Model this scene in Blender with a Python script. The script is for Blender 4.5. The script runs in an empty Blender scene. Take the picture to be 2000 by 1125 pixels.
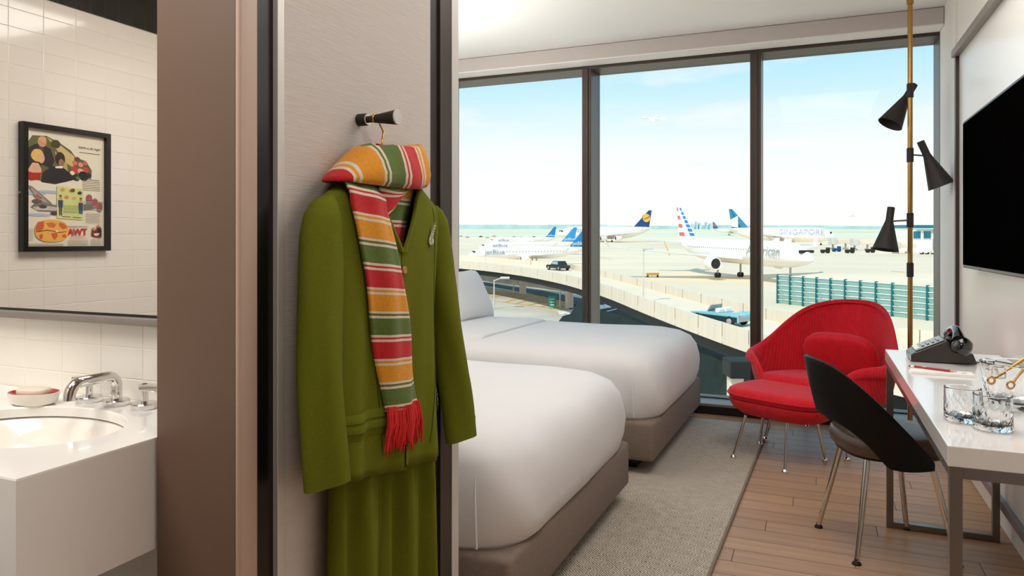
import bpy, bmesh, math, random
from mathutils import Vector, Matrix
random.seed(7)
PI = math.pi
sc = bpy.context.scene
C = sc.collection

# ---------------------------------------------------------------- camera, world, sun, lights, exposure
F = 1405.0; HZ = 470.0; EYE = 1.23; YAW = math.atan(590/1405)
cd = bpy.data.cameras.new('camera'); cam = bpy.data.objects.new('camera', cd); C.objects.link(cam)
cd.sensor_width = 36; cd.lens = 36*F/2000; cd.shift_y = (HZ-562.5)/2000
cd.clip_start = .05; cd.clip_end = 20000
cam.location = (0, 0, EYE); cam.rotation_euler = (PI/2, 0, YAW)
sc.camera = cam
vs = sc.view_settings
vs.view_transform = 'Standard'; vs.look = 'None'; vs.gamma = 1; vs.use_curve_mapping = False
vs.exposure = 0.0
sc.cycles.use_denoising = True
sc.cycles.max_bounces = 10; sc.cycles.transparent_max_bounces = 12
sc.cycles.diffuse_bounces = 6; sc.cycles.transmission_bounces = 10
sc.cycles.caustics_reflective = False; sc.cycles.caustics_refractive = False
sc.cycles.sample_clamp_indirect = 6

def lin(c):
    return tuple(((x/255)/12.92 if x/255 <= .04045 else (((x/255)+.055)/1.055)**2.4) for x in c)

w = bpy.data.worlds.new('sky'); sc.world = w; w.use_nodes = True
nt = w.node_tree; nt.nodes.clear()
def N(t, k, **kw):
    n = t.nodes.new(k)
    for a, b in kw.items(): setattr(n, a, b)
    return n
tc = N(nt, 'ShaderNodeTexCoord'); sp = N(nt, 'ShaderNodeSeparateXYZ')
nt.links.new(tc.outputs['Generated'], sp.inputs[0])
rp = N(nt, 'ShaderNodeValToRGB'); nt.links.new(sp.outputs['Z'], rp.inputs[0])
el = rp.color_ramp.elements
el[0].position = 0.0; el[0].color = (*lin((250, 248, 243)), 1)
el[1].position = 1.0; el[1].color = (*lin((110, 185, 235)), 1)
for p, c in ((.05, (251, 250, 247)), (.12, (243, 248, 250)), (.2, (198, 234, 250)), (.29, (152, 215, 245))):
    e = el.new(p); e.color = (*lin(c), 1)
mp = N(nt, 'ShaderNodeMapping'); mp.inputs['Scale'].default_value = (1.6, 1.6, 6.5)
nt.links.new(tc.outputs['Generated'], mp.inputs[0])
nz = N(nt, 'ShaderNodeTexNoise'); nz.inputs['Scale'].default_value = 2.6; nz.inputs['Detail'].default_value = 6; nz.inputs['Roughness'].default_value = .55
nt.links.new(mp.outputs[0], nz.inputs[0])
cr = N(nt, 'ShaderNodeValToRGB'); cr.color_ramp.elements[0].position = .5; cr.color_ramp.elements[1].position = .7
cr.color_ramp.elements[1].color = (.75, .75, .75, 1)
nt.links.new(nz.outputs[0], cr.inputs[0])
mx = N(nt, 'ShaderNodeMixRGB'); mx.inputs[2].default_value = (*lin((246, 246, 248)), 1)
nt.links.new(cr.outputs[0], mx.inputs[0]); nt.links.new(rp.outputs[0], mx.inputs[1])
bg = N(nt, 'ShaderNodeBackground'); bg.inputs[1].default_value = 1.12
nt.links.new(mx.outputs[0], bg.inputs[0])
wo = N(nt, 'ShaderNodeOutputWorld'); nt.links.new(bg.outputs[0], wo.inputs[0])

def light(name, kind, loc, rot, energy, color=(1, 1, 1), size=1, size_y=None, angle=None):
    d = bpy.data.lights.new(name, kind); o = bpy.data.objects.new(name, d); C.objects.link(o)
    o.location = loc; o.rotation_euler = rot; d.energy = energy; d.color = color
    if kind == 'AREA':
        d.shape = 'RECTANGLE' if size_y else 'SQUARE'; d.size = size
        if size_y: d.size_y = size_y
    if kind == 'POINT': d.shadow_soft_size = size
    if kind == 'SUN': d.angle = angle or .01
    return o
light('sun', 'SUN', (0, 0, 30), (math.radians(40), 0, math.radians(-12)), 3.3, (1, .92, .80), angle=.02)
light('headboard_uplight', 'AREA', (-2.35, 3.2, 1.75), (PI, 0, 0), 29, (1, .97, .94), .6, 1.8)  # added fill, out of view: bounced off the ceiling to brighten the bedroom
light('bedroom_ceiling_light', 'AREA', (.12, 2.6, 2.64), (0, 0, 0), 24, (1, .96, .92), .9, 1.6)  # added fill with no fixture: brightens desk, side wall and floor
light('hall_ceiling_light', 'AREA', (-.35, .42, 2.55), (0, 0, 0), 11, (1, .94, .88), .5, .5)  # added fill with no fixture: brightens vanity end and coat
light('bathroom_ceiling_light', 'AREA', (-1.62, .2, 2.43), (0, 0, 0), 30, (1, .96, .9), .8, 1.2)

# ---------------------------------------------------------------- helpers
def mat(name, col, rough=.5, metal=0, var=0, vs_=8, bump=0, bs=60, coat=0, trans=0, ior=1.5, spec=.5, sheen=0, emit=0, stretch=None, rnd=0):
    m = bpy.data.materials.new(name); m.use_nodes = True
    t = m.node_tree; b = t.nodes['Principled BSDF']
    L = lin(col)
    b.inputs['Base Color'].default_value = (*L, 1)
    b.inputs['Roughness'].default_value = rough; b.inputs['Metallic'].default_value = metal
    b.inputs['Coat Weight'].default_value = coat; b.inputs['Transmission Weight'].default_value = trans
    b.inputs['IOR'].default_value = ior; b.inputs['Specular IOR Level'].default_value = spec
    b.inputs['Sheen Weight'].default_value = sheen
    if emit: b.inputs['Emission Color'].default_value = (*L, 1); b.inputs['Emission Strength'].default_value = emit
    co = None
    if var or bump:
        c = N(t, 'ShaderNodeTexCoord'); co = c.outputs['Object']
        if stretch:
            mp = N(t, 'ShaderNodeMapping'); mp.inputs['Scale'].default_value = stretch
            t.links.new(co, mp.inputs[0]); co = mp.outputs[0]
    if var:
        n = N(t, 'ShaderNodeTexNoise'); n.inputs['Scale'].default_value = vs_; n.inputs['Detail'].default_value = 5
        t.links.new(co, n.inputs[0])
        r = N(t, 'ShaderNodeValToRGB'); r.color_ramp.elements[0].position = .3; r.color_ramp.elements[1].position = .7
        r.color_ramp.elements[0].color = (*[x*(1-var) for x in L], 1); r.color_ramp.elements[1].color = (*[min(1, x*(1+var)) for x in L], 1)
        t.links.new(n.outputs[0], r.inputs[0]); src = r.outputs[0]
        if rnd:
            oi = N(t, 'ShaderNodeObjectInfo'); mr = N(t, 'ShaderNodeMapRange')
            mr.inputs['To Min'].default_value = 1-rnd; mr.inputs['To Max'].default_value = 1+rnd
            t.links.new(oi.outputs['Random'], mr.inputs[0])
            hs = N(t, 'ShaderNodeHueSaturation'); t.links.new(mr.outputs[0], hs.inputs['Value']); t.links.new(src, hs.inputs['Color'])
            src = hs.outputs[0]
        t.links.new(src, b.inputs['Base Color'])
    if bump:
        n = N(t, 'ShaderNodeTexNoise'); n.inputs['Scale'].default_value = bs; n.inputs['Detail'].default_value = 4
        t.links.new(co, n.inputs[0])
        bp = N(t, 'ShaderNodeBump'); bp.inputs['Strength'].default_value = bump; bp.inputs['Distance'].default_value = .01
        t.links.new(n.outputs[0], bp.inputs['Height']); t.links.new(bp.outputs[0], b.inputs['Normal'])
    return m

def box(x0, y0, z0, x1, y1, z1):
    v = [(x0, y0, z0), (x1, y0, z0), (x1, y1, z0), (x0, y1, z0), (x0, y0, z1), (x1, y0, z1), (x1, y1, z1), (x0, y1, z1)]
    return v, [(0, 3, 2, 1), (4, 5, 6, 7), (0, 1, 5, 4), (1, 2, 6, 5), (2, 3, 7, 6), (3, 0, 4, 7)]
def rbox(x0, y0, z0, x1, y1, z1, r=.01, seg=2):
    bm = bmesh.new(); v, f = box(x0, y0, z0, x1, y1, z1)
    bv = [bm.verts.new(p) for p in v]
    for q in f: bm.faces.new([bv[i] for i in q])
    bmesh.ops.bevel(bm, geom=bm.edges[:], offset=r, segments=seg, profile=.5, affect='EDGES', clamp_overlap=True)
    bm.verts.index_update()
    out = [tuple(q.co) for q in bm.verts], [tuple(q.index for q in p.verts) for p in bm.faces]
    bm.free(); return out
def loft(rings, closed=True, cap0=True, cap1=True):
    V = []; Fc = []; n = len(rings[0])
    for r in rings: V += [tuple(p) for p in r]
    for i in range(len(rings)-1):
        for j in range(n if closed else n-1):
            k = (j+1) % n
            Fc.append((i*n+j, i*n+k, (i+1)*n+k, (i+1)*n+j))
    if closed and cap0: Fc.append(tuple(range(n-1, -1, -1)))
    if closed and cap1: Fc.append(tuple((len(rings)-1)*n+j for j in range(n)))
    return V, Fc
def lathe(prof, n=32, cap0=True, cap1=True):
    return loft([[(r*math.cos(2*PI*j/n), r*math.sin(2*PI*j/n), z) for j in range(n)] for r, z in prof], True, cap0, cap1)
def tube(path, r, n=10, caps=True):
    P = [Vector(p) for p in path]; rings = []
    up = None
    for i, p in enumerate(P):
        d = (P[min(i+1, len(P)-1)]-P[max(i-1, 0)]).normalized()
        if up is None:
            up = Vector((0, 0, 1)) if abs(d.z) < .9 else Vector((1, 0, 0))
        a = d.cross(up).normalized(); b = a.cross(d).normalized(); up = b
        rr = r[i] if isinstance(r, (list, tuple)) else r
        rings.append([p+a*math.cos(2*PI*j/n)*rr+b*math.sin(2*PI*j/n)*rr for j in range(n)])
    return loft(rings, True, caps, caps)
def bar(p0, p1, wdt, h, up=(0, 0, 1)):
    p0 = Vector(p0); p1 = Vector(p1); d = (p1-p0).normalized(); u = Vector(up)
    a = d.cross(u).normalized(); b = a.cross(d)
    q = [a*wdt/2+b*h/2, -a*wdt/2+b*h/2, -a*wdt/2-b*h/2, a*wdt/2-b*h/2]
    return loft([[p0+x for x in q], [p1+x for x in q]])
def prism(pts, z0, z1):   # polygon in xy
    return loft([[(x, y, z0) for x, y in pts], [(x, y, z1) for x, y in pts]])
def xf(g, m):
    return [tuple(m @ Vector(v)) for v in g[0]], g[1]
def mv(g, x=0, y=0, z=0):
    return [(a+x, b+y, c+z) for a, b, c in g[0]], g[1]
def join(gs):
    V = []; Fc = []
    for v, f in gs:
        k = len(V); V += v; Fc += [tuple(i+k for i in q) for q in f]
    return V, Fc
def mesh(name, g, m, smooth=0):
    me = bpy.data.meshes.new(name); me.from_pydata(g[0], [], g[1]); me.update()
    bm = bmesh.new(); bm.from_mesh(me); bmesh.ops.recalc_face_normals(bm, faces=bm.faces[:]); bm.to_mesh(me); bm.free()
    if smooth:
        me.polygons.foreach_set('use_smooth', [True]*len(me.polygons)); me.set_sharp_from_angle(angle=math.radians(smooth))
    if m: me.materials.append(m)
    return me
def put(name, me, parent=None, loc=(0, 0, 0), rot=(0, 0, 0)):
    o = bpy.data.objects.new(name, me); C.objects.link(o)
    if parent: o.parent = parent
    o.location = loc; o.rotation_euler = rot
    return o
def obj(name, g, m, parent=None, smooth=0, label=None, loc=(0, 0, 0), rot=(0, 0, 0)):
    o = put(name, mesh(name, g, m, smooth), parent, loc, rot)
    if label: o['label'] = label
    return o
def tag(o, label, cat, group=None, kind=None):
    o['label'] = label; o['category'] = cat
    if group: o['group'] = group
    if kind: o['kind'] = kind
    return o
def thing(name, label, cat, loc=(0, 0, 0), rz=0, group=None, kind=None):
    o = put(name, None, None, loc, (0, 0, rz)); o.empty_display_size = .05
    return tag(o, label, cat, group, kind)
def struct(name, g, m, label, cat, smooth=0):
    return tag(obj(name, g, m, None, smooth), label, cat, None, 'structure')
def subsurf(o, lv=1):
    s = o.modifiers.new('subsurf', 'SUBSURF'); s.levels = lv; s.render_levels = lv
def text_mesh(s, size, m, extrude=.0005, align='CENTER', shear=0, bold=0):
    cu = bpy.data.curves.new('t', 'FONT'); cu.body = s; cu.size = size; cu.extrude = extrude; cu.align_x = align; cu.align_y = 'CENTER'
    cu.shear = shear; cu.offset = bold; cu.resolution_u = 3
    o = bpy.data.objects.new('t', cu); C.objects.link(o); bpy.context.view_layer.update()
    me = bpy.data.meshes.new_from_object(o.evaluated_get(bpy.context.evaluated_depsgraph_get()))
    bpy.data.objects.remove(o); me.materials.clear(); me.materials.append(m)
    return me
def lerp(a, b, t): return a+(b-a)*t
def interp(tab, x):       # Catmull-Rom through the table
    if x <= tab[0][0]: return tab[0][1]
    if x >= tab[-1][0]: return tab[-1][1]
    i = max(k for k in range(len(tab)-1) if tab[k][0] <= x)
    (a, p), (b, q) = tab[i], tab[i+1]; h = b-a; t = (x-a)/h
    m0 = (q-tab[i-1][1])/(b-tab[i-1][0]) if i > 0 else 0
    m1 = (tab[i+2][1]-p)/(tab[i+2][0]-a) if i+2 < len(tab) else (q-p)/h
    return (2*t**3-3*t*t+1)*p+(t**3-2*t*t+t)*h*m0+(-2*t**3+3*t*t)*q+(t**3-t*t)*h*m1
def ray(u, v):            # world direction of a photograph pixel
    a = (u-1000)/F; c, s = math.cos(YAW), math.sin(YAW)
    return Vector((-s+c*a, c+s*a, (HZ-v)/F))
def at(u, v, x=None, y=None, z=None):
    d = ray(u, v)
    t = x/d.x if x is not None else (y/d.y if y is not None else (z-EYE)/d.z)
    return Vector((0, 0, EYE))+d*t

# ---------------------------------------------------------------- materials
m_ceil = mat('ceiling_paint', (240, 239, 236), .8, var=.01, vs_=2)
m_white = mat('white_wall_paint', (236, 233, 228), .6, var=.015, vs_=3)
m_panelw = mat('white_lacquer_panel', (240, 238, 234), .25, var=.01, vs_=2)
m_taupe = mat('taupe_jamb_paint', (108, 84, 68), .55, var=.02, vs_=4)
m_taupe2 = mat('warm_taupe_paint', (188, 163, 147), .45, var=.02, vs_=4)
m_paper = mat('linen_wallcovering', (198, 189, 183), .6, var=.05, vs_=40, bump=.12, bs=60, stretch=(1, .35, 9))
m_black = mat('black_lacquer', (14, 11, 10), .25, var=.1)
m_alu = mat('brushed_aluminium', (212, 208, 203), .4, .35, var=.04, vs_=30, stretch=(1, 1, .1))
m_bronze = mat('dark_bronze', (70, 60, 54), .4, .55, var=.05, vs_=20)
m_umber = mat('dark_umber', (44, 34, 30), .5, .2, var=.05)
m_frame = mat('window_frame_bronze', (78, 68, 62), .4, .5, var=.04, vs_=20)
m_valance = mat('valance_grey', (196, 188, 184), .55, var=.01, vs_=3)
m_kick = mat('black_kickboard', (16, 12, 10), .5, var=.1)
m_pil = mat('pilaster_paint', (236, 232, 228), .6, var=.01)
m_beige = mat('beige_return_paint', (196, 178, 166), .6, var=.02)
m_greym = mat('satin_grey_metal', (140, 132, 126), .45, .3, var=.03, vs_=20)
m_wtile = mat('white_glazed_tile', (238, 233, 225), .1, var=.01, vs_=6, coat=.2, rnd=.01)
m_ktile = mat('black_glazed_tile', (16, 12, 11), .12, var=.1, coat=.5)
m_grout = mat('pale_grout', (236, 231, 222), .8, var=.03, vs_=60)
m_kgrout = mat('grey_grout', (98, 88, 82), .8, var=.03, vs_=60)
m_mirror = mat('mirror_silver', (246, 243, 240), .0, 1)
m_quartz = mat('white_solid_surface', (242, 240, 236), .14, var=.008, vs_=3, coat=.3)
m_basin = mat('white_porcelain', (240, 236, 228), .08, var=.01, coat=.5)
m_chrome = mat('polished_chrome', (222, 220, 218), .07, 1, var=.02)
m_red_gl = mat('red_glaze', (172, 30, 28), .15, var=.05, coat=.5)
m_soap = mat('cream_soap', (236, 220, 202), .45, var=.03)
m_carton = mat('poster_paper', (232, 224, 204), .5, var=.02)
m_sub = mat('subfloor', (40, 28, 20), .8, var=.1)
m_steel = mat('satin_steel', (132, 128, 126), .3, .85, var=.05, vs_=30, stretch=(1, 1, .1))
m_desk = mat('white_gloss_lacquer', (236, 234, 232), .13, var=.008, vs_=2, coat=.3)
m_tvb = mat('tv_black_gloss', (5, 4, 4), .45, var=.05, spec=0, ior=1.12)
m_tvf = mat('tv_bezel', (12, 10, 10), .3, var=.05)
m_leather = mat('brown_leather', (84, 66, 54), .34, var=.18, vs_=12, bump=.12, bs=140)
m_shell = mat('black_leather_shell', (11, 8, 7), .45, spec=.25, var=.2, vs_=10, bump=.08, bs=160)
m_rubber = mat('black_rubber', (12, 11, 10), .6, var=.1)
m_brass = mat('satin_brass', (178, 138, 78), .28, .9, var=.05, vs_=14)
m_gold = mat('polished_gold', (206, 150, 72), .2, .9, var=.05)
m_blackmet = mat('matt_black_metal', (46, 41, 40), .55, .2, var=.05)
m_phone = mat('black_bakelite', (14, 11, 9), .12, var=.08, coat=.6)
m_phoneb = mat('dark_brown_bakelite', (44, 33, 27), .3, var=.06, coat=.2)
m_card = mat('white_card', (244, 242, 236), .6, var=.01)
m_redp = mat('red_pencil_paint', (176, 20, 32), .3, var=.05, coat=.3)
m_woodp = mat('bare_pencil_wood', (212, 176, 134), .7, var=.05)
m_glass = mat('clear_cut_glass', (255, 255, 255), 0, trans=1, ior=1.36)
m_sheet = mat('white_cotton', (226, 225, 226), .8, var=.012, vs_=3, bump=.55, bs=4.5)
m_base = mat('taupe_upholstery', (128, 111, 100), .85, var=.08, vs_=60, bump=.25, bs=220)
m_green = mat('olive_green_wool', (102, 107, 23), .9, var=.07, vs_=240, bump=.16, bs=800, spec=.15)
m_greend = mat('olive_seam_thread', (62, 72, 14), .9, var=.1, vs_=60)
m_redyarn = mat('red_yarn', (206, 32, 30), .85, var=.15, vs_=60)
m_pin = mat('silver_pin', (206, 196, 180), .3, .8, var=.1, vs_=90)
m_button = mat('tan_button', (170, 130, 60), .4, var=.1)

def ribbed(name, col, scale, axis='X'):
    m = mat(name, col, .85, var=.1, vs_=30, sheen=.1)
    t = m.node_tree; b = t.nodes['Principled BSDF']
    c = N(t, 'ShaderNodeTexCoord'); wv = N(t, 'ShaderNodeTexWave'); wv.bands_direction = axis
    wv.inputs['Scale'].default_value = scale; wv.inputs['Distortion'].default_value = .6; wv.inputs['Detail'].default_value = 2
    t.links.new(c.outputs['Object'], wv.inputs[0])
    bp = N(t, 'ShaderNodeBump'); bp.inputs['Strength'].default_value = .3; bp.inputs['Distance'].default_value = .003
    t.links.new(wv.outputs[1], bp.inputs['Height']); t.links.new(bp.outputs[0], b.inputs['Normal'])
    src = b.inputs['Base Color'].links[0].from_socket
    mm = N(t, 'ShaderNodeMixRGB', blend_type='MULTIPLY'); mm.inputs[0].default_value = .22
    t.links.new(src, mm.inputs[1]); t.links.new(wv.outputs[0], mm.inputs[2]); t.links.new(mm.outputs[0], b.inputs['Base Color'])
    return m
m_redf = ribbed('red_ribbed_fabric', (224, 12, 38), 28)

def wood():
    m = mat('brown_oak_plank', (174, 136, 102), .42, var=.16, vs_=5, stretch=(.35, 6, 6), rnd=.1, bump=.06, bs=40)
    return m
m_wood = wood()
m_woods = mat('brown_oak_slab', (174, 136, 102), .42, var=.12, vs_=5, stretch=(.35, 6, 6))

def rug_mat():
    m = mat('grey_beige_woven_rug', (226, 213, 195), .95, var=.1, vs_=25)
    t = m.node_tree; b = t.nodes['Principled BSDF']
    c = N(t, 'ShaderNodeTexCoord'); s = N(t, 'ShaderNodeSeparateXYZ'); t.links.new(c.outputs['Object'], s.inputs[0])
    def math_(op, a, bb=None):
        n = N(t, 'ShaderNodeMath', operation=op)
        for i, q in enumerate((a, bb)):
            if q is None: continue
            if isinstance(q, (int, float)): n.inputs[i].default_value = q
            else: t.links.new(q, n.inputs[i])
        return n.outputs[0]
    def tri(q, per): return math_('PINGPONG', q, per)
    # concentric diamonds: fine stripes of |x|+|y| in a repeating lattice
    d = math_('ADD', tri(s.outputs[0], .045), tri(s.outputs[1], .045))
    nz = N(t, 'ShaderNodeTexNoise'); nz.inputs['Scale'].default_value = 90; t.links.new(c.outputs['Object'], nz.inputs[0])
    d = math_('ADD', d, math_('MULTIPLY', nz.outputs[0], .006))
    st = math_('SINE', math_('MULTIPLY', d, 2*PI/.0125))
    mr = N(t, 'ShaderNodeMapRange'); mr.inputs[1].default_value = -.65; mr.inputs[2].default_value = .0
    t.links.new(st, mr.inputs[0])
    mm = N(t, 'ShaderNodeMixRGB'); mm.inputs[1].default_value = (*lin((74, 62, 52)), 1)
    t.links.new(mr.outputs[0], mm.inputs[0]); t.links.new(b.inputs['Base Color'].links[0].from_socket, mm.inputs[2])
    t.links.new(mm.outputs[0], b.inputs['Base Color'])
    bp = N(t, 'ShaderNodeBump'); bp.inputs['Strength'].default_value = .5; bp.inputs['Distance'].default_value = .004
    t.links.new(st, bp.inputs['Height']); t.links.new(bp.outputs[0], b.inputs['Normal'])
    return m
m_rug = rug_mat(); m_rugedge = mat('rug_binding', (132, 118, 104), .9, var=.08, vs_=60)

def pane_mat(name, refl=.05):
    m = bpy.data.materials.new(name); m.use_nodes = True; t = m.node_tree; t.nodes.clear()
    tr = N(t, 'ShaderNodeBsdfTransparent'); tr.inputs[0].default_value = (.98, .99, .985, 1)
    gl = N(t, 'ShaderNodeBsdfGlossy'); gl.inputs['Roughness'].default_value = 0
    mx = N(t, 'ShaderNodeMixShader'); mx.inputs[0].default_value = refl
    o = N(t, 'ShaderNodeOutputMaterial')
    t.links.new(tr.outputs[0], mx.inputs[1]); t.links.new(gl.outputs[0], mx.inputs[2]); t.links.new(mx.outputs[0], o.inputs[0])
    return m
m_pane = pane_mat('window_glass', .006)

def stripe_mat():
    m = mat('striped_wool_knit', (200, 30, 30), .9, sheen=.15, bump=.3, bs=420)
    t = m.node_tree; b = t.nodes['Principled BSDF']
    uv = N(t, 'ShaderNodeUVMap'); uv.uv_map = 'UVMap'; s = N(t, 'ShaderNodeSeparateXYZ'); t.links.new(uv.outputs[0], s.inputs[0])
    fr = N(t, 'ShaderNodeMath', operation='FRACT'); t.links.new(s.outputs[0], fr.inputs[0])
    r = N(t, 'ShaderNodeValToRGB'); r.color_ramp.interpolation = 'CONSTANT'; t.links.new(fr.outputs[0], r.inputs[0])
    RED, GLD, GRN, WHT = (196, 18, 26), (224, 148, 22), (86, 108, 34), (222, 206, 186)
    seq = []
    for k, (a, nx) in enumerate(((RED, GLD), (GLD, GRN), (GRN, RED))):
        o = k/3
        seq += [(o, a), (o+.235, WHT), (o+.268, nx), (o+.298, WHT)]
    e = r.color_ramp.elements
    while len(e) > 1: e.remove(e[-1])
    e[0].position = 0; e[0].color = (*lin(seq[0][1]), 1)
    for p, c in seq[1:]:
        q = e.new(p); q.color = (*lin(c), 1)
    nz = N(t, 'ShaderNodeTexNoise'); nz.inputs['Scale'].default_value = 150; tcn = N(t, 'ShaderNodeTexCoord'); t.links.new(tcn.outputs['Object'], nz.inputs[0])
    mr = N(t, 'ShaderNodeMapRange'); mr.inputs['To Min'].default_value = .8; mr.inputs['To Max'].default_value = 1.15; t.links.new(nz.outputs[0], mr.inputs[0])
    hs = N(t, 'ShaderNodeHueSaturation'); t.links.new(r.outputs[0], hs.inputs['Color']); t.links.new(mr.outputs[0], hs.inputs['Value'])
    t.links.new(hs.outputs[0], b.inputs['Base Color'])
    return m
m_scarf = stripe_mat()
def grid_uv(name, P, U, m, parent, closed=False, solid=0, smooth=80):
    """P[i][j] points, U[i][j] stripe coordinate"""
    V = []; uvv = []; n = len(P[0])
    for a, b in zip(P, U):
        V += [tuple(p) for p in a]; uvv += b
    Fc = []
    for i in range(len(P)-1):
        for j in range(n-1): Fc.append((i*n+j, i*n+j+1, (i+1)*n+j+1, (i+1)*n+j))
    me = bpy.data.meshes.new(name); me.from_pydata(V, [], Fc); me.update()
    lay = me.uv_layers.new(name='UVMap')
    for p in me.polygons:
        for li in p.loop_indices:
            lay.data[li].uv = (uvv[me.loops[li].vertex_index], 0)
    me.polygons.foreach_set('use_smooth', [True]*len(me.polygons))
    me.materials.append(m)
    o = put(name, me, parent)
    if solid:
        s = o.modifiers.new('solid', 'SOLIDIFY'); s.thickness = solid; s.offset = 0
    return o

# ---------------------------------------------------------------- room shell
XW, XL, YW, ZC = .75, -2.86, 5.24, 2.67
fl = struct('floor', box(XL-.1, -2.1, -.06, XW+.1, YW+.03, -.011), m_sub, 'brown wooden plank floor of the hotel bedroom', 'floor')
PW, PL = .1185, 1.21
pl_me = mesh('plank', box(-PL/2+.0012, -PW/2+.0014, -.011, PL/2-.0012, PW/2-.0014, 0), m_wood)
cut = {}
row = 0; y = YW-PW/2
while y > 1.35:
    off = (row*.437) % PL
    x = XW+PL/2-off
    while x > -1.75:
        x0, x1 = max(x-PL/2, -1.75), min(x+PL/2, XW)
        if x1-x0 > .03:
            if x1-x0 > PL-.001: put('plank', pl_me, fl, ((x0+x1)/2, y, 0))
            else:
                hw = (x1-x0)/2; put('plank', mesh('plank', box(-hw+.0012, -PW/2+.0014, -.011, hw-.0012, PW/2-.0014, 0), m_wood), fl, ((x0+x1)/2, y, 0))
        x -= PL
    y -= PW; row += 1
yend = y+PW/2
obj('plank_field', join([box(-.93, -2.0, -.011, XW, yend-.001, 0), box(XL, 1.5, -.011, -1.752, YW, 0), box(-1.752, 1.5, -.011, -.93, yend-.001, 0)]), m_woods, fl)

struct('ceiling', box(XL-.1, -2.1, ZC, XW+.1, YW+.35, ZC+.2), m_ceil, 'plain white ceiling above the beds and window', 'ceiling')
struct('wall_right', box(XW, -2.1, 0, XW+.2, YW+.32, ZC), m_white, 'white side wall behind the desk and television', 'wall')
struct('wall_left', box(XL-.2, 1.5, 0, XL, YW+.32, ZC), m_white, 'white headboard wall at the far left of the beds', 'wall')
struct('wall_back', box(-1.13, -2.2, 0, XW, -2.1, ZC), m_taupe2, 'taupe entrance wall behind the viewer', 'wall')
# bathroom shell
BY0, BY1 = -.75, 1.2
struct('wall_bathroom_near', box(XL-.15, BY0-.1, 0, -1.13, BY0, 2.45), m_white, 'white near wall of the bathroom', 'wall')
struct('ceiling_bathroom', box(XL-.15, BY0-.1, 2.45, -1.132, BY1+.1, 2.5), m_ceil, 'white bathroom ceiling', 'ceiling')
struct('floor_bathroom', box(XL-.15, BY0-.1, -.06, -.93, 1.5, -.012), m_wtile, 'white tiled bathroom floor', 'floor')
wbf = struct('wall_bathroom_far', box(XL, BY1+.0012, 0, -1.131, 1.5, ZC), m_grout, 'white tiled bathroom wall behind the vanity', 'wall')
wbl = struct('wall_bathroom_left', box(XL-.15, BY0, 0, XL-.0012, BY1+.008, 2.45), m_grout, 'white tiled bathroom wall with a black tile band', 'wall')
TW, TH = .137, .0727
def tile_mesh(nm, w_, h_, m):
    return mesh(nm, rbox(-w_/2+.0008, -.004, -h_/2+.0008, w_/2-.0008, .004, h_/2-.0008, .0012, 1), m)
t_me = tile_mesh('tile', TW, TH, m_wtile)
for i in range(7):
    for j in range(-2, 9):
        zc = .9806+TH/2-j*TH
        x = -1.427+TW/2+TW*1-i*TW
        if x > -1.13-TW/2 or zc < .3: continue
        put('tile', t_me, wbf, (x, BY1+.004, zc), (random.uniform(-.0012, .0012), 0, random.uniform(-.0012, .0012)))
obj('tile', rbox(-1.287, BY1, .40, -1.134, BY1+.008, 1.05, .002), m_wtile, wbf)
ZB = 2.203
y0t = 2*1.178-.7031*2.856
for i in range(-5, 8):
    for j in range(19):
        yy = y0t+TW*i; zc = ZB-TH/2-j*TH
        if yy > 1.13 or yy < -.72: continue
        put('tile', t_me, wbl, (XL-.004, yy, zc), (random.uniform(-.0012, .0012), 0, PI/2+random.uniform(-.0012, .0012)))
k_me = tile_mesh('black_tile', TW/2, .2, m_ktile)
obj('band_backing', box(XL-.0085, BY0, ZB, XL-.0003, BY1, 2.45), m_kgrout, wbl)
for i in range(-10, 17):
    yy = y0t+TW/4+TW/2*i
    if yy > 1.15 or yy < -.72: continue
    put('black_tile', k_me, wbl, (XL-.0025, yy, ZB+.102), (0, 0, PI/2))

# partition between bathroom and bedroom / hall: jamb, trims, wallcovering panel
PX0, PX = -1.13, -.93
YJ = .981
part = struct('wall_partition', box(PX0, YJ, 0, PX-.012, 1.80, ZC), m_taupe, 'taupe partition wall with linen panel beside the bathroom doorway', 'wall')
struct('wall_hall_left', join([box(PX0, -2.1, 0, PX, .16, ZC), box(PX0, .16, 2.15, PX, YJ, ZC)]), m_taupe, 'taupe hall wall around the bathroom doorway', 'wall')
obj('corner_trim', rbox(PX-.013, YJ-.001, 0, PX, 1.026, ZC, .005, 3), m_taupe2, part, 40)
obj('black_strip', box(PX-.012, 1.026, 0, PX-.007, 1.072, ZC), m_black, part)
obj('metal_edge', rbox(PX-.012, 1.072, 0, PX+.004, 1.091, ZC, .001), m_alu, part)
obj('wallcovering_panel', box(PX-.012, 1.091, 0, PX, 1.66, ZC), m_paper, part)
obj('dark_channel', box(PX-.012, 1.66, 0, PX-.004, 1.708, ZC), m_umber, part)
obj('bronze_post', rbox(PX-.1, 1.708, 0, PX+.004, 1.772, ZC, .001), m_bronze, part)
obj('metal_edge', rbox(PX-.2, 1.772, 0, PX+.006, 1.812, ZC, .001), m_alu, part)

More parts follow.
